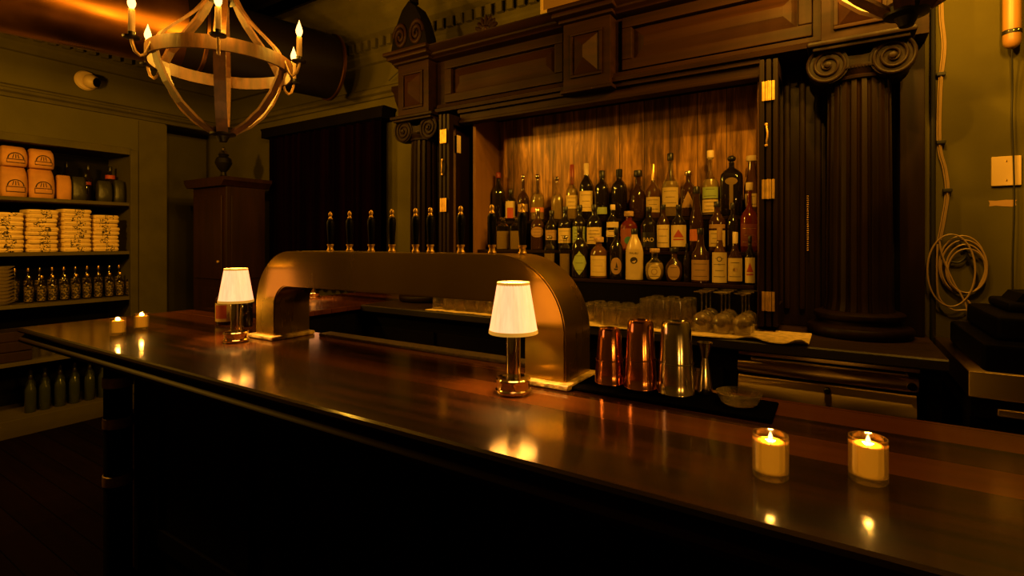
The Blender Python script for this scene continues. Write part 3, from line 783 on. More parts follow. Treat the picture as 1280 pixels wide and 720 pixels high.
# cornice
cp=[(2.62,EZ1),(2.55,EZ1+.002),(2.54,EZ1+.012),(2.52,EZ1+.018),(2.515,EZ1+.027),(2.49,EZ1+.036),(2.47,EZ1+.051),(2.465,EZ1+.06),(2.94,EZ1+.063),(2.94,EZ1)]
P(MB().prism(cp,'x',-2.55,.33),'cornice',M_dwood,bb)
# architrave with an under-lip
ar=MB().box(-2.036,-.302,2.60,2.68,2.235,EZ0-.0005,.004).box(-2.036,-.302,2.585,2.66,2.215,2.2345,.005).box(-2.036,-.302,2.575,2.66,2.275,EZ0-.001,.004)
P(ar,'architrave',M_dwood,bb)
P(MB().box(NX0,NX1,2.69,2.93,2.28,EZ0-.0005),'niche_ceiling',M_black,bb)
P(MB().prism([(2.62,EZ0),(2.555,EZ0),(2.55,EZ0+.02),(2.57,EZ0+.03),(2.575,EZ0+.05),(2.62,EZ0+.055)],'x',-2.2,-.05),'bed_moulding',M_dwood,bb)
# frieze panels: frame, then a fielded panel inside
def panel(x0,x1):
    z0,z1=EZ0+.06,EZ1-.012
    f=MB(); w=.055
    f.box(x0,x1,2.585,2.619,z0,z0+w,.006).box(x0,x1,2.585,2.619,z1-w,z1,.006)
    f.box(x0,x0+w,2.585,2.619,z0+w,z1-w,.006).box(x1-w,x1,2.585,2.619,z0+w,z1-w,.006)
    fo=P(f,'panel_frame',M_dwood,bb)
    a0,a1,c0,c1=x0+w+.004,x1-w-.004,z0+w+.004,z1-w-.004; i=.055
    g=MB(); yb,yf=2.619,2.597
    vs=[(a0,yb,c0),(a1,yb,c0),(a1,yb,c1),(a0,yb,c1),(a0+i,yf,c0+i),(a1-i,yf,c0+i),(a1-i,yf,c1-i),(a0+i,yf,c1-i)]
    g.add(vs,[(0,1,5,4),(1,2,6,5),(2,3,7,6),(3,0,4,7),(4,5,6,7),(3,2,1,0)])
    P(g,'fielded_panel',M_panelw,bb,smooth=0)
panel(-2.15,-1.30); panel(-.96,-.10)
def block(xc,w=.27,drop=.0):
    x0,x1=xc-w/2,xc+w/2
    b=MB().box(x0,x1,2.53,2.62,EZ0-drop,EZ1,.004)
    b.box(x0-.012,x1+.012,2.515,2.62,EZ0-drop-.02,EZ0-drop,.005)
    b.box(x0-.02,x1+.02,2.505,2.62,EZ1,EZ1+.018,.006); b.box(x0-.04,x1+.04,2.46,2.62,EZ1+.0185,EZ1+.045,.009); b.box(x0-.055,x1+.055,2.44,2.62,EZ1+.0455,EZ1+.07,.007)
    bo=P(b,'pedestal_block',M_dwood,bb)
    fr=MB(); a0,a1,c0,c1=x0+.045,x1-.045,EZ0+.045,EZ1-.06; s=.016
    fr.box(a0,a1,2.518,2.5295,c0,c0+s,.004).box(a0,a1,2.518,2.5295,c1-s,c1,.004).box(a0,a0+s,2.518,2.5295,c0+s,c1-s,.004).box(a1-s,a1,2.518,2.5295,c0+s,c1-s,.004)
    fr.v=[v-Vector(bb.location) for v in fr.v]; fr.build('block_frame',M_dwood,bo)
    a0+=s;a1-=s;c0+=s;c1-=s; xm=(a0+a1)/2; hz=(a1-a0)/2; yb,yf=2.5298,2.482
    d=MB(); d.add([(a0,yb,c0),(a1,yb,c0),(a1,yb,c1),(a0,yb,c1),(xm,yf,c0+hz),(xm,yf,c1-hz)],[(0,1,4),(1,2,5,4),(2,3,5),(3,0,4,5),(3,2,1,0)])
    d.v=[v-Vector(bb.location) for v in d.v]; d.build('faceted_boss',M_panelw,bo,smooth=0)
CXL,CXR=-2.37,.068
block(CXL); block(-1.135,.27,.012); block(CXR)
# niche: back, sides, jambs
P(MB().box(NX0,NX1,2.925,2.943,ZB+.001,2.279),'niche_back',M_streak,bb)
P(MB().box(NX0-.02,NX0,2.66,2.943,ZB+.001,2.279),'niche_side',M_side,bb)
P(MB().box(NX1,NX1+.02,2.66,2.943,ZB+.001,2.279),'niche_side',M_side,bb)
for a,b in ((NX0-.27,NX0-.021),(NX1+.021,NX1+.27)):
    j=MB().box(a,b,2.80,2.943,ZB+.001,EZ0-.001,.003)
    P(j,'jamb_panel',M_dwoodv,bb)
    j=MB(); w=(b-a)
    for k in range(4):
        xx=a+.03+k*(w-.06)/3; j.box(xx-.013,xx+.013,2.775,2.7995,ZB+.08,EZ0-.03,.008)
    P(j,'reeding',M_dwoodv,bb)
P(MB().box(.215,.30,2.74,2.943,ZB+.001,EZ0-.001,.004),'outer_pilaster',M_dwoodv,bb)
P(MB().box(-2.55,-2.49,2.80,2.943,ZB+.001,EZ0-.001,.004),'outer_pilaster',M_dwoodv,bb)
# stepped bottle riser
rs=thing('bottle_riser','three stepped dark wood bottle riser inside the niche','riser',((NX0+NX1)/2,2.75,ZB))
ROWY=[2.625,2.735,2.845]; ROWZ=[1.27,1.42,1.60]
for k in range(3):
    y0=ROWY[k]-.055; y1=ROWY[k]+.0545 if k<2 else 2.92
    P(MB().box(NX0+.002,NX1-.002,y0,y1,ZB+.001,ROWZ[k]-.018),'step_body',M_black,rs)
    P(MB().box(NX0+.002,NX1-.002,y0-.004,y1-.005,ROWZ[k]-.0175,ROWZ[k],.003),'step_tread',M_dwood,rs)

# carved ornaments on the cornice
cs_=thing('scroll_ornament','dark carved scroll ornament standing over the left pedestal block','ornament',(CXL,2.54,EZ1+.0705)); cs_.scale=(1.15,1,1.6)
MB().prism([(-.14,0),(.14,0),(.125,.05),(.09,.12),(.05,.17),(.0,.20),(-.05,.17),(-.09,.12),(-.125,.05)],'y',-.05,.05).build('body',M_black,cs_)
for s in (-1,1):
    pts=[]
    for k in range(40):
        a=k*.33; r=.052*(1-k/46); pts.append((s*(.06+r*cos(a)),-.055,.062+r*sin(a)))
    MB().tube(pts,.009,8).build('scroll',M_dwood,cs_)
MB().lathe([(0,0),(.03,.005),(.024,.03),(.032,.05),(.02,.08),(0,.095)],16,off=(0,0,.195)).build('finial',M_black,cs_)
ct=thing('leaf_crest','small carved leaf crest on the cornice over the left frieze panel','ornament',(-1.76,2.50,EZ1+.0635))
for k in range(7):
    a=R(-66+22*k); l=.085-.006*abs(k-3)
    MB().lathe([(0,0),(.009,.02),(.015,.05),(.010,.08),(0,l+.02)],10,mtx=Matrix.Rotation(a,4,'Y')).build('leaf',M_dwood,ct)
MB().lathe([(0,-.002),(.03,0),(.034,.015),(.02,.03),(0,.034)],20).build('boss',M_dwood,ct)
# framed amber sign on top of the centre
sg=thing('framed_sign','amber lit framed sign standing on the cornice above the centre block','sign',(-1.21,2.50,EZ1+.0705))
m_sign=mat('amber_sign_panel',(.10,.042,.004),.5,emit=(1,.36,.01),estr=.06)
MB().box(-.16,.17,-.012,.012,.016,.21).build('panel',m_sign,sg)
f=MB().box(-.178,.188,-.018,.018,0,.018,.004).box(-.178,.188,-.018,.018,.21,.228,.004).box(-.178,-.16,-.018,.018,.018,.21,.004).box(.17,.188,-.018,.018,.018,.21,.004)
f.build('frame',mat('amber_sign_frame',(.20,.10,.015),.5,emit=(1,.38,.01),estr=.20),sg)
MB().box(-.10,.10,.02,.05,.0,.10,.004).build('stand',M_black,sg)

# ------------------------------------------------------------------ ionic columns
def column(xc,label):
    t=thing('ionic_column',label,'column',(xc,2.68,ZB+.001),0,'ionic columns of the back bar')
    MB().lathe([(0,0),(.182,0),(.19,.006),(.195,.02),(.195,.032),(.188,.042),(.165,.048),(.155,.056),(.155,.066),(.162,.072),(.168,.082),(.166,.095),(.155,.102),(.140,.106),(0,.106)],56).build('base',M_dwoodv,t,smooth=40)
    fl=lambda a:1-.11*max(0,cos(20*a))**.8
    H=1.07
    MB().lathe([(.131,.107),(.126,.125),(.122,.16),(.120,.5),(.115,H-.04),(.112,H),(0,H)],240,cs=fl).build('shaft',M_dwoodv,t,smooth=50)
    cap=MB()
    cap.lathe([(.112,H),(.122,H+.004),(.124,H+.014),(.116,H+.02),(.122,H+.03),(.13,H+.045),(.13,H+.06),(0,H+.06)],40)
    # abacus
    cap.box(-.165,.165,-.165,.165,H+.125,H+.140,.005).box(-.185,.185,-.18,.18,H+.1405,H+.163,.008)
    # channel band, sagging between the scrolls
    pts=[]
    for k in range(15):
        q=-1+2*k/14; pts.append((q*.12, H+.118-.022*(1-q*q)))
    low=[(x,z-.030-.010*(1-(x/.12)**2)) for x,z in reversed(pts)]
    cap.prism(pts+low,'y',-.118,.118)
    co=cap.build('capital',M_dwoodv,t,smooth=40)
    for s in (-1,1):
        v=MB(); cx,cz=s*.110,H+.070
        v.lathe([(0,-.125),(.076,-.125),(.080,-.09),(.06,0),(.080,.09),(.076,.125),(0,.125)],36,off=(cx,0,cz),axis='y')
        for yy,sg2 in ((-.128,1),):
            sp=[]
            for k in range(70):
                a=pi/2+s*(-1)*k*.26*1.0; r=.080*(1-k/76)
                sp.append((cx+r*cos(a)*1.0, yy-.004*(k/70), cz+r*sin(a)))
            v.tube(sp,[.0075*(1-.5*k/70) for k in range(70)],8)
            v.lathe([(0,.0),(.014,.0),(.012,.012),(0,.018)],16,off=(cx,yy,cz),axis='y')
        v.build('volute',M_dwoodv,co,smooth=40)
    e=MB()
    for k in range(9):
        x=-.048+k*.012; e.lathe([(0,-.006),(.005,-.003),(.0055,.002),(0,.008)],8,off=(x,-.128,H+.046))
    e.build('bead_row',M_dwoodv,co)
    return t
column(CXL,'dark fluted ionic column left of the niche, beside the green wall')
column(CXR,'dark fluted ionic column at the right end of the back bar')

# ------------------------------------------------------------------ bifold doors folded open beside the niche
def bifold(xe,sgn,label):
    t=thing('bifold_door',label,'folding door',(xe,2.62,ZB+.0015))
    for k in range(3):
        x=k*.026*sgn
        y0,y1=-.135+.006*k,.15
        l=MB(); zt=1.19
        l.box(x-.010,x+.010,y0,y0+.045,0.030,zt,.003).box(x-.010,x+.010,y1-.03,y1,.030,zt,.003)
        l.box(x-.010,x+.010,y0+.045,y1-.03,.030,.12,.003).box(x-.010,x+.010,y0+.045,y1-.03,zt-.06,zt,.003)
        lo=l.build('door_leaf',M_dwoodv,t)
        MB().box(x-.003,x+.003,y0+.045,y1-.03,.12,zt-.06).build('pane',M_pane,lo)
    for z in (1.05,.625,.14):
        h=MB()
        for k in (0,1):
            x=(k+.5)*.026*sgn; h.box(x-.012,x-.001,-.1385,-.1355,z-.042,z+.042,.001).box(x+.001,x+.012,-.1385,-.1355,z-.042,z+.042,.001)
        h.tube([(.026*sgn,-.139,z-.043),(.026*sgn,-.139,z+.043)],.003,8)
        h.build('hinge',M_brass,t)
    c=MB(); c.tube([(.020*sgn,-.1385,.82),(.020*sgn,-.147,.83),(.024*sgn,-.149,.85),(.024*sgn,-.149,.87),(.02*sgn,-.147,.89),(.02*sgn,-.1385,.90)],.004,8)
    c.lathe([(0,0),(.007,0),(.006,.006),(0,.008)],12,off=(.018*sgn,-.1355,.815),axis='y'); c.lathe([(0,0),(.007,0),(.006,.006),(0,.008)],12,off=(.018*sgn,-.1355,.905),axis='y')
    c.build('latch',M_brass,t)
    return t
bifold(-.287,1,'dark wood bifold door folded open on the right of the niche')
lf=bifold(-2.10,1,'dark wood bifold door folded open on the left of the niche')
tag(MB().box(-2.036,-2.0345,2.57,2.61,2.03,2.14).build('paper_tag',M_cap_c),'narrow paper tag stuck on the left bifold door pane','tag')
# chain hanging beside the right column
ch=MB()
for k in range(26):
    z=1.68-k*.010; 
    ch.lathe([(0,-.004),(.004,-.0025),(.005,0),(.004,.0025),(0,.004)],8,off=(-.125,2.755,z))
tag(ch.build('bead_chain',M_brass),'thin brass bead chain hanging by the right bifold door','chain')

# ------------------------------------------------------------------ bottles
def bottle_prof(kind):
    return {
    'std':[(0,0),(.9,0),(1,.015),(1,.56),(.96,.61),(.78,.67),(.5,.73),(.36,.77),(.33,.90)],
    'squat':[(0,0),(.9,0),(1,.02),(1,.55),(.97,.62),(.85,.69),(.55,.75),(.38,.78),(.36,.86)],
    'tall':[(0,0),(.9,0),(1,.015),(1,.48),(.95,.53),(.62,.60),(.42,.68),(.34,.80),(.33,.90)],
    'rum':[(0,0),(.9,0),(1,.015),(1,.52),(.97,.58),(.86,.66),(.62,.76),(.38,.84),(.33,.90)],
    'square':[(0,0),(.92,0),(1,.02),(1,.66),(.95,.72),(.6,.77),(.38,.80),(.36,.90)],
    'decanter':[(0,0),(.9,0),(1,.03),(1,.42),(.95,.50),(.7,.57),(.36,.63),(.27,.70),(.26,.88)],
    'round':[(0,0),(.7,0),(.86,.05),(1,.22),(1,.42),(.86,.55),(.5,.64),(.36,.70),(.34,.86)],
    'slim':[(0,0),(.9,0),(1,.015),(1,.45),(.9,.52),(.62,.64),(.5,.80),(.46,.90)],
    'big':[(0,0),(.9,0),(1,.02),(1,.62),(.95,.68),(.7,.74),(.3,.79),(.25,.82),(.25,.88)],
    }[kind]
def se(n): return lambda a:(abs(cos(a))**n+abs(sin(a))**n)**(-1/n)
SQ={'square','big'}
def text_mesh(txt,size):
    cu=bpy.data.curves.new('t','FONT'); cu.body=txt; cu.size=size; cu.align_x='CENTER'; cu.align_y='CENTER'
    o=bpy.data.objects.new('t',cu); COL.objects.link(o)
    dg=bpy.context.evaluated_depsgraph_get(); me=bpy.data.meshes.new_from_object(o.evaluated_get(dg))
    vs=[v.co.copy() for v in me.vertices]; fs=[tuple(p.vertices) for p in me.polygons]
    bpy.data.objects.remove(o); bpy.data.meshes.remove(me); bpy.data.curves.remove(cu)
    return vs,fs
def bottle(u,row,H,Rr,kind,glass,cap,capstyle,labs,label,name='spirit_bottle',group='bottles on the niche riser',dy=0.0):
    Y=ROWY[row]+dy; x=on_y(u,300,Y).x
    x=max(NX0+Rr+.004,min(NX1-Rr-.004,x))
    t=thing(name,label,'bottle',(x,Y,ROWZ[row]+.0005),atan2(-x,Y)*.8,group)
    pr=bottle_prof(kind); cs=se(5) if kind in SQ else None; k=.9 if kind in SQ else 1.0
    seg=40 if kind in SQ else 28
    zt=pr[-1][1]
    MB().lathe([(r*Rr*k,z*H) for r,z in pr]+[(0,zt*H)],seg,cs=cs).build('glass_body',glass,t,smooth=45)
    if glass is M_bclear:
        lv=.56
        lo_=[q for q in pr if q[1]<=lv]; hi_=[q for q in pr if q[1]>lv][0]; a_=lo_[-1]; rl=a_[0]+(hi_[0]-a_[0])*(lv-a_[1])/(hi_[1]-a_[1])
        li=[(r*Rr*k*.93,max(z,.02)*H) for r,z in lo_]+[(rl*Rr*k*.93,lv*H),(0,lv*H)]
        MB().lathe(li,seg,cs=cs).build('liquid',M_liquor,t,smooth=45)
    rn=pr[-1][0]*Rr*k
    z0=zt*H-.004
    if capstyle=='cyl': cpf=[(0,z0),(rn*1.1,z0),(rn*1.14,z0+.003),(rn*1.14,H-.003),(rn*.95,H),(0,H)]
    elif capstyle=='cork': cpf=[(0,z0),(rn*1.0,z0),(rn*1.0,z0+.006),(rn*1.5,z0+.007),(rn*1.55,z0+.010),(rn*1.55,H-.003),(rn*1.4,H),(0,H)]
    elif capstyle=='ball':
        c=(z0+H)/2; hh=(H-z0)/2
        cpf=[(0,z0)]+[(rn*.8,z0),(rn*.8,z0+hh*.3)]+[(rn*1.5*sin(a)+.001,c+hh*.2-hh*.8*cos(a)) for a in [pi*q/8 for q in range(1,8)]]+[(0,H)]
    else: cpf=[(0,z0-.25*H),(rn*1.06,z0-.25*H),(rn*1.1,H-.003),(rn*.9,H),(0,H)]      # long foil
    MB().lathe(cpf,20).build('cap',cap,t,smooth=45)
    def onb(a,z,e=.0006):
        rr=Rr*k+e
        if kind in SQ:
            n=5; f=Rr*k*1.0+e
            # follow the squarish outline
            th=-pi/2+a/(Rr*k); q=se(n)(th)*(Rr*k)+e
            return Vector((q*cos(th),q*sin(th),z))
        th=-pi/2+a/rr
        return Vector((rr*cos(th),rr*sin(th),z))
    def patch(poly,name,m,par,e,sub=True):
        bm=bmesh.new(); vv=[bm.verts.new((a,0,z)) for a,z in poly]; bm.faces.new(vv)
        # slice so that it wraps round the glass
        amin=min(p[0] for p in poly); amax=max(p[0] for p in poly); s=.006; a=amin+s
        while a<amax-.0005:
            g=list(bm.verts)+list(bm.edges)+list(bm.faces)
            bmesh.ops.bisect_plane(bm,geom=g,plane_co=(a,0,0),plane_no=(1,0,0)); a+=s
        for v in bm.verts: v.co=onb(v.co.x,v.co.z,e)
        return MB().bm(bm).build(name,m,par,smooth=60)
    for L_ in labs:
        shape=L_.get('shape','rect'); z0l,z1l=L_['z'][0]*H,L_['z'][1]*H; wl=L_['w']*Rr*k
        zc=(z0l+z1l)/2; hz=(z1l-z0l)/2
        if shape=='rect': poly=[(-wl,z0l),(wl,z0l),(wl,z1l),(-wl,z1l)]
        elif shape=='oval': poly=[(wl*cos(2*pi*q/28),zc+hz*sin(2*pi*q/28)) for q in range(28)]
        elif shape=='diamond': poly=[(0,z0l),(wl*.55,zc-hz*.55),(wl,zc),(wl*.6,zc+hz*.6),(wl*.3,zc+hz*.72),(0,z1l),(-wl*.3,zc+hz*.72),(-wl*.6,zc+hz*.6),(-wl,zc),(-wl*.55,zc-hz*.55)]
        elif shape=='tri': poly=[(-wl,z0l),(wl,z0l),(0,z1l)]
        lo=patch(poly,'label',L_['m'],t,L_.get('e',.0006))
        e2=L_.get('e',.0006)+.0005
        for mk in L_.get('marks',()):
            if mk[0]=='lines':
                for q in range(mk[1]):
                    zz=z0l+(z1l-z0l)*(.2+.6*q/max(1,mk[1]-1)); ww=wl*(.7 if q%2==0 else .5)
                    patch([(-ww,zz-.0011),(ww,zz-.0011),(ww,zz+.0011),(-ww,zz+.0011)],'print_line',mk[2] if len(mk)>2 else M_ink,lo,e2)
            elif mk[0]=='tri':
                patch([(-wl*.6,zc-hz*.15),(wl*.6,zc-hz*.15),(0,zc+hz*.6)],'red_triangle',M_redlab,lo,e2)
                patch([(-wl*.6,zc-hz*.4),(wl*.6,zc-hz*.4),(wl*.6,zc-hz*.28),(-wl*.6,zc-hz*.28)],'print_line',M_redlab,lo,e2)
            elif mk[0]=='disc':
                rr=mk[2]; cz=z0l+(z1l-z0l)*mk[3]
                patch([(rr*cos(2*pi*q/20),cz+rr*sin(2*pi*q/20)) for q in range(20)],'printed_disc',mk[1],lo,e2)
            elif mk[0]=='ring':
                rr=mk[2]; cz=z0l+(z1l-z0l)*mk[3]
                ou=[(rr*cos(2*pi*q/20),cz+rr*sin(2*pi*q/20)) for q in range(20)]
                patch(ou,'printed_ring',mk[1],lo,e2)
                patch([(a*.72,cz+(z-cz)*.72) for a,z in ou],'ring_centre',L_['m'],lo,e2+.0004)
            elif mk[0]=='text':
                vs,fs=text_mesh(mk[1],mk[2]); cz=z0l+(z1l-z0l)*mk[3]; mm=mk[4] if len(mk)>4 else M_ink
                vv=[onb(v.x,cz+v.y,e2+.0002) for v in vs]
                MB().add(vv,fs).build('lettering',mm,lo,smooth=0,fix=False)
            elif mk[0]=='ship':
                patch([(-wl*.35,zc-hz*.3),(wl*.35,zc-hz*.3),(wl*.25,zc-hz*.5),(-wl*.25,zc-hz*.5)],'hull',M_ink,lo,e2)
                patch([(-wl*.1,zc-hz*.22),(wl*.35,zc-hz*.22),(wl*.1,zc+hz*.5)],'sail',M_ink,lo,e2)
            elif mk[0]=='palm':
                patch([(wl*.5*cos(2*pi*q/20),zc+hz*.02+hz*.3*sin(2*pi*q/20)) for q in range(20)],'dark_oval',M_ink,lo,e2)
                patch([(-wl*.3,zc-hz*.12),(wl*.1,zc-hz*.2),(wl*.32,zc+hz*.02),(0,zc-hz*.02)],'pale_leaf',L_['m'],lo,e2+.0004)
    return t
D=dict
cream=lambda z,w=1.25,n=3,**k: D(z=z,w=w,m=M_paper,marks=[('lines',n)],**k)
# front row
bottle(687,0,.235,.034,'square',M_bclear,M_cap_s,'ball',[],'squat clear faceted bottle without a label, first on the front step beside the arch')
bottle(725,0,.285,.046,'std',G_dark,M_cap_b,'cyl',[D(z=(.06,.52),w=.95,m=M_green_p,shape='diamond',marks=[('lines',3)])],'dark bottle with a pointed green diamond label on the front step')
bottle(748.5,0,.225,.047,'squat',G_amber,M_cork,'cork',[D(z=(.07,.55),w=1.05,m=M_paper,marks=[('lines',3,M_tan_p)])],'squat cork-topped bottle with a plain cream square label on the front step')
bottle(770.5,0,.275,.035,'std',G_dark,M_cap_b,'cyl',[D(z=(.1,.42),w=.9,m=M_tan_p,shape='oval',marks=[('ship',)])],'slim dark bottle with a sailing ship oval label, left of the white bottle')
bottle(793,0,.268,.045,'rum',G_white,M_cap_b,'cyl',[D(z=(.16,.60),w=.85,m=G_white,marks=[('palm',),('text','MALIBU',.0135,.82)])],'opaque white bottle with black cap and dark oval palm print')
bottle(818.5,0,.165,.047,'round',M_bclear,M_cork,'cork',[D(z=(.06,.52),w=.72,m=M_paper,shape='oval',marks=[('ring',M_tan_p,.016,.5),('lines',2)])],'short round clear bottle with cork and cream oval label')
bottle(842.5,0,.168,.041,'round',G_brown,M_cap_b,'cork',[D(z=(.06,.52),w=.78,m=M_tan_p,shape='oval',marks=[('lines',2)])],'short round dark bottle with tan oval label, right of the cork-topped one')
bottle(875.5,0,.265,.043,'tall',G_brown,M_cap_b,'cyl',[D(z=(.05,.42),w=1.15,m=M_tan_p,marks=[('lines',3)])],'long-necked bottle with a brown paper label on the front step')
bottle(899.5,0,.265,.036,'tall',G_amber,M_tan_p,'foil',[D(z=(.02,.56),w=1.1,m=M_white_p,marks=[('ring',M_ink,.012,.78),('text','N',.012,.6),('lines',4)])],'tall bottle with a long white label and round black emblem')
bottle(919,0,.245,.033,'tall',G_brown,M_cap_c,'foil',[D(z=(.06,.50),w=1.2,m=M_paper,marks=[('disc',M_gold,.009,.5),('lines',2)])],'bottle with long cream foil neck and wide cream label on the front step')
bottle(951,0,.225,.023,'std',G_dark,M_cap_b,'cyl',[D(z=(.04,.56),w=1.1,m=M_white_p,marks=[('tri',)])],'bottle with red triangle label at the right end of the front step')
bottle(706.5,0,.235,.034,'square',M_bclear,M_cap_s,'ball',[],'squat clear faceted bottle without a label, second on the front step beside the arch')
bottle(858.5,0,.19,.017,'std',G_dark,M_cap_b,'cyl',[],'slim unlabelled dark bottle between the tan oval label and the brown long-necked bottle')
# middle row
bottle(629,1,.205,.046,'square',M_bclear,M_cap_s,'ball',[],'left of two clear square decanters on the middle step',dy=-.01)
bottle(646,1,.205,.046,'square',M_bclear,M_cap_s,'ball',[],'right of two clear square decanters on the middle step',dy=-.01)
bottle(672,1,.25,.042,'std',G_brown,M_cap_s,'cyl',[D(z=(.3,.55),w=1.1,m=M_tan_p,shape='oval',marks=[('lines',3)])],'brown bottle with ornate tan oval label on the middle step')
bottle(689.5,1,.235,.040,'std',G_dark,M_cap_b,'cyl',[D(z=(.25,.5),w=1.0,m=M_tan_p,marks=[('lines',2)])],'dark bottle with small tan label right of the brown ornate one')
bottle(706.5,1,.255,.042,'std',G_dark,M_cap_b,'cyl',[cream((.16,.5),1.15)],'dark bottle with cream label, leftmost of the cream-labelled trio on the middle step')
bottle(724.5,1,.26,.042,'std',G_dark,M_cap_b,'cyl',[D(z=(.16,.52),w=1.15,m=M_green_p,marks=[('lines',4)])],'dark bottle with pale green lined label in the middle of the trio')
bottle(743,1,.26,.044,'std',G_dark,M_cap_b,'cyl',[cream((.14,.5),1.2,4)],'dark bottle with cream label, rightmost of the trio on the middle step')
bottle(766,1,.255,.036,'std',G_dark,M_cap_c,'cyl',[D(z=(.3,.44),w=1.2,m=M_white_p,marks=[('lines',2)]),D(z=(.5,.62),w=1.1,m=M_white_p)],'narrow dark bottle with two stacked white label bands')
bottle(786,1,.215,.046,'squat',G_red,M_cork,'cork',[D(z=(.06,.56),w=1.1,m=mat('brick_red_paper',(.26,.06,.025),.6),marks=[('disc',M_teal,.021,.4)])],'squat cork-topped bottle with red label and teal disc')
bottle(811,1,.235,.043,'std',G_dark,M_cap_b,'cyl',[D(z=(.08,.42),w=1.15,m=M_cap_b,marks=[('text','BAO',.030,.5,M_paper)])],'black bottle with big pale lettering on the middle step')
bottle(829,1,.245,.034,'std',G_brown,M_cap_b,'cyl',[D(z=(.08,.56),w=1.15,m=M_white_p,marks=[('lines',2,M_redlab),('lines',3)])],'bottle with white label and red script, left of the red triangle label')
bottle(848.5,1,.24,.040,'std',G_dark,M_cap_b,'cyl',[D(z=(.10,.56),w=1.15,m=M_white_p,marks=[('tri',)])],'bottle with red triangle on white label on the middle step')
bottle(870.5,1,.33,.034,'slim',G_brown,M_cap_b,'cyl',[D(z=(.16,.34),w=1.2,m=M_orange)],'slender bottle with orange-red band low on its body')
bottle(896.5,1,.25,.041,'std',G_brown,M_cap_b,'cyl',[cream((.1,.42),1.1),D(z=(.46,.54),w=1.1,m=M_tan_p)],'brown bottle with cream label and tan band behind the front tall-necked ones')
bottle(916,1,.24,.028,'std',G_dark,M_cap_b,'cyl',[],'plain dark bottle on the middle step below the big black decanter')
bottle(947,1,.335,.041,'decanter',G_red,M_cap_c,'cork',[D(z=(.08,.40),w=1.1,m=mat('maroon_paper',(.16,.03,.015),.6),marks=[('lines',3,M_gold)])],'dark red labelled bottle with tall gold neck at the right end of the middle step')
# back row
bottle(623,2,.325,.042,'std',G_dark,M_cap_r,'cyl',[],'tall unlabelled dark bottle with red-black cap at the left end of the back step')
bottle(638.5,2,.21,.036,'squat',G_dark,M_cap_b,'cyl',[D(z=(.1,.62),w=1.15,m=M_white_p,marks=[]),D(z=(.1,.42),w=.6,m=M_redlab,e=.0012)],'bottle with red and white label near the left end of the back step')
bottle(654,2,.30,.038,'decanter',G_brown,M_cap_s,'ball',[D(z=(.2,.36),w=1.0,m=M_tan_p)],'decanter with silver knob stopper and small tan label on the back step')
bottle(672,2,.295,.043,'decanter',M_bclear,M_cap_s,'ball',[D(z=(.18,.28),w=1.2,m=M_orange)],'clear long-necked decanter with a thin red band')
bottle(696.5,2,.27,.038,'decanter',M_bclear,M_cap_s,'ball',[],'clear plain decanter left of the red-capped bottle')
bottle(715,2,.335,.038,'tall',M_bclear,M_cap_r,'foil',[D(z=(.2,.44),w=1.1,m=M_paper,marks=[('lines',3)])],'clear bottle with red foil neck and cream label on the back step')
bottle(733,2,.335,.042,'std',G_dark,M_cap_c,'foil',[D(z=(.14,.5),w=1.15,m=M_paper,marks=[('lines',3)])],'dark bottle with pale foil neck and large cream label on the back step')
bottle(752.5,2,.285,.043,'squat',G_dark,M_cap_b,'cyl',[D(z=(.1,.24),w=.8,m=M_green_p)],'black-capped dark bottle with small green label behind the trio')
bottle(774,2,.285,.046,'squat',G_dark,M_cap_b,'cyl',[],'plain black-capped dark bottle, right of the green-labelled one')
bottle(797.5,2,.27,.045,'round',G_brown,M_cap_b,'cork',[],'plain round-shouldered dark bottle above the white rum bottle')
bottle(816.5,2,.30,.040,'decanter',G_amber,M_gold,'foil',[D(z=(.10,.38),w=1.15,m=M_paper,marks=[('lines',3)])],'gold-necked bottle with cream label on the back step')
bottle(838,2,.35,.046,'tall',M_bclear,M_cap_b,'cyl',[D(z=(.16,.46),w=1.1,m=M_paper,marks=[('lines',3)])],'tall clear bottle with long black cap and cream label')
bottle(860.5,2,.245,.040,'std',G_brown,M_cap_s,'cork',[D(z=(.2,.55),w=1.0,m=M_tan_p,shape='tri')],'brown bottle with tan peaked label behind the slender red one')
bottle(888,2,.345,.043,'decanter',M_bclear,M_cap_c,'cork',[D(z=(.27,.44),w=1.05,m=M_green_p,marks=[('lines',2)]),D(z=(.06,.25),w=1.1,m=M_paper,marks=[('lines',3)])],'tallest clear bottle with pale round stopper and two labels')
bottle(914.5,2,.31,.060,'big',G_dark,M_cap_b,'ball',[D(z=(.10,.52),w=.16,m=M_gold),D(z=(.5,.62),w=.5,m=M_gold,shape='oval')],'big black decanter with a gold key ornament')
bottle(939.5,2,.30,.036,'slim',G_amber,M_cap_c,'cork',[D(z=(.14,.36),w=1.0,m=M_white_p,marks=[('lines',2)])],'slim bottle with pale stopper and small white label at the back right')

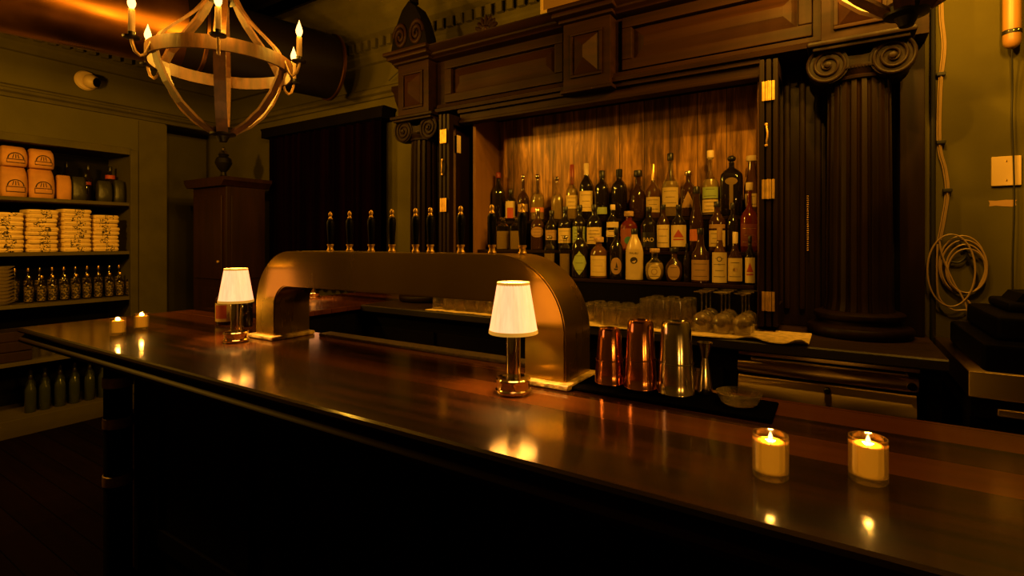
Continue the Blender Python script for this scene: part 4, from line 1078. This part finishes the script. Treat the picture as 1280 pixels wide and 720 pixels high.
# ------------------------------------------------------------------ towels and glassware on the back counter
def towel(x0,x1,y0,y1,label,seed,droop=None):
    rnd=random.Random(seed); nx,ny=48,14; vs=[]; fs=[]
    for j in range(ny+1):
        for i in range(nx+1):
            fx=i/nx; fy=j/ny; x=x0+(x1-x0)*fx; y=y0+(y1-y0)*fy
            z=.0015+.0012*(1+sin(fx*31+seed)*sin(fy*9))
            if fy<.13 and droop:
                for (c,wd,h) in droop:
                    z+=h*math.exp(-((x-c)/wd)**2)*(1-fy/.13)
            y+= .008*sin(fx*17+seed)*(1-fy)
            vs.append((x,y,z))
    n=len(vs); vs+= [(a,b,c+.004) for a,b,c in vs]; W=nx+1
    for j in range(ny):
        for i in range(nx):
            a=j*W+i; fs.append((a,a+W,a+W+1,a+1)); fs.append((n+a,n+a+1,n+a+W+1,n+a+W))
    for i in range(nx):
        fs.append((i,i+1,n+i+1,n+i)); b=ny*W+i; fs.append((b,n+b,n+b+1,b+1))
    for j in range(ny):
        a=j*W; fs.append((a,n+a,n+a+W,a+W)); b=a+nx; fs.append((b,b+W,n+b+W,n+b))
    o=MB().add(vs,fs).build('bar_towel',M_towel,None,loc=(0,0,ZB+.0005),smooth=80)
    return tag(o,label,'towel','cream bar towels')
towel(-1.16,-.10,2.262,2.56,'crumpled cream towel under the glasses at the right of the back counter',1,[(-.30,.04,.014),(-.13,.03,.022)])
towel(-2.03,-1.50,2.275,2.54,'cream towel under the small glasses seen beneath the arch',4)
ZT=ZB+.0105
GL={}
def place(kind,loc,label,group):
    if kind not in GL:
        if kind=='rocks': o=tumbler_mb(.0355,.0315,.082).build('rocks_glass',M_glass,None,smooth=40)
        elif kind=='highball': o=tumbler_mb(.034,.030,.128).build('highball_glass',M_glass,None,smooth=40)
        elif kind=='wine':
            o=thing('wine_glass',label,'glass',loc,0,group)
            MB().lathe([(.031,0),(.036,.018),(.0395,.04),(.037,.058),(.027,.073),(.012,.081),(.0045,.084),(0,.084),(0,.0815),(.010,.079),(.025,.071),(.0352,.057),(.0375,.04),(.034,.018),(.0295,0),(.031,0)],28).build('bowl',M_glass,o,smooth=50)
            MB().lathe([(0,.0835),(.0045,.0835),(.0036,.09),(.0034,.155),(.005,.163),(0,.163)],14).build('stem',M_glass,o,smooth=50)
            MB().lathe([(0,.1625),(.006,.1625),(.020,.167),(.034,.170),(.0345,.1715),(.02,.1712),(0,.171)],28).build('foot',M_glass,o,smooth=50)
            GL[kind]=o; return o
        tag(o,label,'glass',group); o.location=loc; GL[kind]=o; return o
    return dup(GL[kind],loc,random.uniform(0,6),label,group)
ROWN=['front','second','third','back']
# rocks glasses
for r_ in range(4):
    for c_ in range(4):
        if r_==0 and c_<2: continue
        x=-1.075+c_*.077+r_*.006; y=2.312+r_*.0715
        place('rocks',(x,y,ZT),'upside-down rocks glass on the towel, %s row, %s from the left'%(ROWN[r_],ORD[c_]),'rocks glasses on the towel')
# highballs
for r_ in range(3):
    for c_ in range(3):
        x=-.755+c_*.076+r_*.004; y=2.355+r_*.076
        place('highball',(x,y,ZT),'upside-down tall highball glass on the towel, %s row, %s from the left'%(['front','middle','back'][r_],ORD[c_]),'highball glasses on the towel')
# wine glasses
for r_ in range(3):
    for c_ in range(3):
        x=-.51+c_*.082+r_*.002; y=2.36+r_*.08
        place('wine',(x,y,ZT),'upside-down stemmed wine glass on the towel, %s row, %s from the left'%(['front','middle','back'][r_],ORD[c_]),'wine glasses on the towel')
# glasses under the arch
for r_ in range(3):
    for c_ in range(6):
        x=-1.99+c_*.078; y=2.34+r_*.075
        place('rocks',(x,y,ZT),'small upside-down glass seen beneath the arch, %s row, %s from the left'%(['front','middle','back'][r_],ORD[c_]),'glasses seen beneath the arch')

# ------------------------------------------------------------------ chandeliers
def make_chandelier(loc,label,phi,W):
    t=thing('barrel_chandelier',label,'chandelier',loc,phi,'wooden barrel chandeliers')
    for k in range(6):
        a=2*pi*k/6; ca,sa=cos(a),sin(a); T=Vector((-sa,ca,0))
        up=[(.292,-.03),(.290,.02),(.262,.07),(.215,.12),(.165,.17),(.12,.22),(.085,.27),(.06,.32)]
        dn=[(.292,.0),(.280,-.06),(.245,-.14),(.19,-.22),(.125,-.28),(.07,-.315),(.045,-.33)]
        for nm,pr in (('upper_stave',up),('lower_stave',dn)):
            pts=[Vector((r*ca,r*sa,z)) for r,z in pr]
            MB().tube(pts,0,flat=(.048,.011,T)).build(nm,M_stave,t,smooth=0)
        arm=[(.302,.015),(.312,-.012),(.326,-.045),(.345,-.06),(.364,-.045),(.374,-.015),(.376,.0)]
        ar=MB().tube([Vector((r*ca,r*sa,z)) for r,z in arm],.0065,8).build('candle_arm',M_rust,t)
        c=(.376*ca,.376*sa,0)
        MB().lathe([(0,0),(.010,0),(.03,.004),(.034,.010),(.031,.011),(.012,.007),(.014,.03),(0,.03)],20,off=c).build('drip_pan',M_iron,ar)
        cd=MB().lathe([(0,.03),(.0125,.03),(.0125,.122),(.010,.126),(0,.126)],18,off=c).build('candle_sleeve',M_sleeve,t)
        MB().lathe([(0,.122),(.007,.126),(.0145,.143),(.0155,.155),(.011,.172),(.005,.188),(.0012,.202),(0,.206)],18,off=c).build('flame_bulb',M_flame,cd,smooth=80)
        light('candle_light','POINT',(c[0],c[1],.155),W,WARM,.014,t)
    MB().lathe([(.298,-.03),(.309,-.03),(.309,.03),(.298,.03),(.298,-.03)],64).build('hoop',M_stave,t)
    MB().lathe([(0,-.372),(.018,-.37),(.022,-.36),(.03,-.345),(.055,-.338),(.06,-.32),(.05,-.305),(0,-.30)],24).build('bottom_finial',M_iron,t)
    MB().lathe([(0,.30),(.055,.30),(.07,.31),(.07,.34),(.03,.36),(.012,.38),(0,.38)],24).build('crown_cap',M_iron,t)
    z1=ZC-loc[2]
    MB().tube([(0,0,.37),(0,0,z1-.02)],.008,8).build('hanging_rod',M_iron,t)
    MB().lathe([(0,z1-.03),(.04,z1-.028),(.055,z1-.012),(.055,z1),(0,z1)],24).build('ceiling_rose',M_iron,t)
    return t
c1=(-2.50,1.36,CH+.848)
ch1=make_chandelier(c1,'oak barrel chandelier with lit candle bulbs in front of the copper duct',atan2(-c1[1],-c1[0])+R(-2.6),15.0)
c2=(.165,1.90,CH+1.0)
ch2=dup(ch1,c2,R(20),'oak barrel chandelier, only its bottom showing at the top right of the view')
for o in ch2.children:
    if o.type=='LIGHT': o.data=o.data.copy(); o.data.energy=31.0

# ------------------------------------------------------------------ curtain, tall cabinet and urn in the far corner
cu=thing('curtain','long dark pleated curtain hanging at the back wall beside the tall cabinet','curtain',(-3.72,2.86,1.08))
nx=150; vs=[]; fs=[]
for i in range(nx+1):
    x=-.75+1.5*i/nx; y=.035*sin(i*.62)+.012*sin(i*1.7)
    for k,z in enumerate((0,.4,.9,1.29,1.39)):
        sc2=(.6 if k==4 else 1)
        vs.append((x,y*sc2,z-(.018*abs(sin(i*.12)) if k==4 else 0)))
for i in range(nx):
    for k in range(4): a=i*5+k; fs.append((a,a+5,a+6,a+1))
n=len(vs); vs+=[(a,b+.006,c) for a,b,c in vs]; fs+=[tuple(n+q for q in reversed(f)) for f in fs]
MB().add(vs,fs).build('cloth',M_curtain,cu,smooth=80,fix=False)
MB().prism([(-.78,1.34),(.78,1.34),(.78,1.40),(.80,1.425),(-.80,1.425),(-.78,1.40)],'y',-.06,.07).build('valance',M_black,cu)

kb=thing('tall_cabinet','tall red-brown wooden cabinet in the far left corner','cabinet',(-4.63,2.57,0))
MB().box(-.27,.27,-.17,.18,.06,1.94,.006).build('carcass',M_redwood,kb)
MB().box(-.25,.25,-.16,.17,0,.06).build('plinth',M_redwood,kb)
MB().prism([(-.28,1.9405),(.28,1.9405),(.30,1.965),(.325,1.985),(.33,2.015),(-.33,2.015),(-.325,1.985),(-.30,1.965)],'y',-.22,.21).build('cornice',M_redwood,kb)
pd=MB().box(-.22,.22,-.185,-.171,1.15,1.86,.004); pd.box(-.22,.22,-.185,-.171,.15,1.08,.004); dd=pd.build('door',M_redwood,kb)
MB().lathe([(0,0),(.01,0),(.014,.012),(.009,.02),(0,.022)],14,off=(.19,-.186,1.3),axis='y').build('knob',M_brass,dd)
MB().box(.2705,.282,-.13,.14,1.15,1.86,.004).box(.2705,.282,-.13,.14,.15,1.08,.004).build('side_panel',M_redwood,kb)
ur=thing('urn_ornament','small dark urn ornament standing on top of the tall cabinet','urn',(-4.62,2.52,2.0155))
MB().lathe([(0,0),(.055,0),(.055,.02),(.025,.04),(.02,.07),(.045,.10),(.07,.15),(.06,.19),(.035,.21),(.045,.225),(0,.23)],24).build('bowl',M_iron,ur)
MB().lathe([(0,.228),(.04,.23),(.03,.25),(.012,.265),(.016,.28),(0,.295)],20).build('lid',M_cap_s,ur)

# ------------------------------------------------------------------ right-hand wall things
WY=YB-.012
pts=[on_y(u,v,WY) for u,v in ((1176,-8),(1177,25),(1180,60),(1175,110),(1174,180),(1181,212),(1184,240),(1179,275),(1174,300))]
def smooth_path(p,n=6):
    out=[]
    for i in range(len(p)-1):
        a=p[max(0,i-1)]; b=p[i]; c=p[i+1]; d=p[min(len(p)-1,i+2)]
        for k in range(n):
            t=k/n; out.append(.5*((2*b)+(c-a)*t+(2*a-5*b+4*c-d)*t*t+(3*b-a-3*c+d)*t**3))
    out.append(p[-1]); return out
cb=thing('cable_bundle','bundle of pale cables running down the edge of the back bar','cables',on_y(1177,300,WY))
for k in range(3):
    off=Vector((.006*(k-1),-.006*(k%2),0)); sp=[p_+off for p_ in smooth_path(pts)]
    P(MB().tube(sp,.0026,6),'cable',M_cable,cb)
for v in (93,178,238): 
    p_=on_y(1176 if v<200 else 1184,v,WY); P(MB().box(p_.x-.016,p_.x+.016,p_.y-.014,p_.y+.008,p_.z-.008,p_.z+.008,.003),'cable_tie',M_bcable,cb)
cc=thing('cable_coil','loose coil of pale cable hanging on the green wall','cable coil',on_y(1205,345,WY))
for k in range(5):
    u0,v0=1203+2.0*k,331+2.5*k; ru=29-2.2*k+2*(k%2); rv=37-3.0*k
    if k==4: u0,v0,ru,rv=1189,338,30,46
    loop=[]
    for q in range(41):
        a=2*pi*q/40+.4*k
        loop.append(on_y(u0+ru*cos(a),v0+rv*sin(a)*.98,WY-.004*k-.002*sin(3*a)))
    P(MB().tube(loop[:-1],.0036,6,closed=True),'loop',M_cable,cc)
for pl_ in (((1174,300),(1178,320),(1188,345),(1198,364)),((1172,305),(1171,340),(1174,372),(1191,387),(1210,388),(1226,398)),((1198,362),(1206,378),(1213,399)),((1208,374),(1216,383),(1228,397))):
    P(MB().tube(smooth_path([on_y(u,v,WY-.012) for u,v in pl_]),.0038,6),'loose_end',M_cable,cc)
P(MB().tube(smooth_path([on_y(u,v,WY-.004) for u,v in ((1180,325),(1198,328),(1208,318),(1200,303),(1214,330),(1222,350),(1214,364),(1196,366),(1182,350))]),.005,6),'black_loop',M_bcable,cc)
# dark conduit beside the pilaster
a,b=on_y(1166,-8,WY),on_y(1166,415,WY)
tag(MB().tube([Vector((a.x,WY,3.2)),Vector((a.x,WY,ZB-.3))],.010,10).build('conduit_pipe',M_bcable),'thin dark conduit pipe running up the wall beside the cables','pipe')
# wall plate, tape, hanging tube light
p=on_y(1257,214,YB)
wp=thing('blank_wall_plate','pale square cover plate on the green wall below the hanging tube','wall plate',(p.x,YB-.0005,p.z))
MB().box(-.047,.047,-.012,0,-.062,.062,.004).build('plate',M_white,wp)
for s in (-1,1): MB().lathe([(0,0),(.004,0),(.003,.0015),(0,.002)],10,off=(0,-.0122,s*.04),axis='y').build('screw',M_steel,wp)
p=on_y(1253,254,YB)
pg=[(-.042,-.012),(-.02,-.010),(.0,-.013),(.03,-.016),(.043,-.010),(.040,.004),(.045,.012),(.01,.014),(-.02,.011),(-.044,.013),(-.04,.002)]
tag(MB().prism(pg,'y',-.0012,0).build('hanging_tape',M_tan_p,None,loc=(p.x,YB-.0003,p.z)),'torn strip of tape on the green wall under the cover plate','tape')
p=on_y(1265,50,YB-.06)
tl=thing('tube_lamp','white tube with a dark band hanging at the top right of the wall','tube lamp',(p.x,YB-.06,p.z))
MB().lathe([(0,-.035),(.012,-.033),(.022,-.026),(.028,-.014),(.0295,0),(.0295,.40),(0,.40)],32).build('tube_body',M_tube,tl)
MB().lathe([(.0297,.022),(.031,.023),(.031,.038),(.0297,.039)],32).build('dark_band',M_bcable,tl)
for q in range(3): 
    a_=R(-120+30*q); MB().lathe([(0,0),(.003,0),(.0025,.003),(0,.004)],8,off=(.0305*cos(a_),.0305*sin(a_),.03)).build('rivet',M_steel,tl)
MB().box(-.02,.02,.02,.058,.2,.26,.004).build('wall_bracket',M_white,tl)
cp_=[on_y(u,v,YB-.03)-Vector(tl.location) for u,v in ((1265,62),(1265.5,110),(1265,150),(1267,200),(1268,260),(1266,330),(1267,420))]
cp_[0]=Vector((0,0,-.03))
MB().tube(smooth_path(cp_),.003,6).build('power_cord',M_bcable,tl)

# steel sink unit and black register at the right end
sk=thing('steel_service_unit','stainless steel service unit right of the back counter','service unit',(.72,2.5,0))
P(MB().box(.36,1.15,2.25,2.94,.08,.90,.004),'cabinet',M_black,sk)
P(MB().box(.352,1.16,2.215,2.94,.965,1.05,.006),'worktop',M_steel,sk)
P(MB().box(.362,1.15,2.23,2.94,.9005,.9645),'recess',M_black,sk)
P(MB().box(.42,1.14,2.205,2.24,.915,.94,.006),'towel_rail',M_steel,sk)
for sx in (.40,1.10):
    for sy in (2.3,2.88): P(MB().tube([(sx,sy,0),(sx,sy,.081)],.015,10),'foot',M_steel,sk)
rg=thing('black_register','black receipt printer stack with a tiny white light, right of the back counter','printer',(.66,2.62,1.0505))
MB().box(-.27,.24,-.39,.20,.0,.09,.012).build('drawer',M_bplast,rg)
MB().box(-.22,.2,-.30,.18,.0905,.17,.015).build('body',M_bplast,rg)
MB().box(-.16,.16,-.14,.15,.1705,.205,.012).build('lid',M_bplast,rg)
MB().prism([(-.13,.2055),(.14,.2055),(.12,.245),(-.11,.235)],'y',-.1,.1).build('paper_cover',M_bplast,rg)
MB().lathe([(0,0),(.004,0),(.003,.002),(0,.003)],12,off=(-.03,-.3005,.11),axis='y').build('power_light',M_led,rg)
MB().box(-.02,.10,-.3025,-.2995,.106,.112,.001).build('paper_slot',M_rust,rg)
# thin wire between the left block and the picture rail
tag(MB().tube([Vector((-2.96,YB-.06,2.72)),Vector((-2.75,YB-.05,2.83)),Vector((-2.52,YB-.03,2.97))],.004,6).build('wall_wire',M_bcable),'thin dark wire slanting across the green wall beside the left block','wire')

# added fill light without a fixture, out of view, brightens the shelf wall
light('shelf_fill_light','POINT',(-3.8,.40,2.25),80,WARM,.08)
# ------------------------------------------------------------------ world, camera, view
wd=bpy.data.worlds.new('night'); wd.use_nodes=True; scene.world=wd
wd.node_tree.nodes['Background'].inputs[0].default_value=(1,.5,.12,1); wd.node_tree.nodes['Background'].inputs[1].default_value=.0
cam=bpy.data.cameras.new('camera'); co=bpy.data.objects.new('camera',cam); COL.objects.link(co)
co.location=(0,0,CH); co.rotation_euler=(R(90),0,YAW)
cam.sensor_width=36; cam.lens=36*FPX/1280; cam.shift_y=(HOR-360)/1280; cam.clip_start=.02
scene.camera=co
vs_=scene.view_settings; vs_.view_transform='Standard'; vs_.look='None'; vs_.exposure=0; vs_.gamma=1; vs_.use_curve_mapping=False
cy=scene.cycles; cy.use_denoising=True; cy.transparent_max_bounces=48; cy.max_bounces=8; cy.diffuse_bounces=2; cy.glossy_bounces=5
cy.sample_clamp_indirect=4.0; cy.caustics_reflective=False; cy.caustics_refractive=False
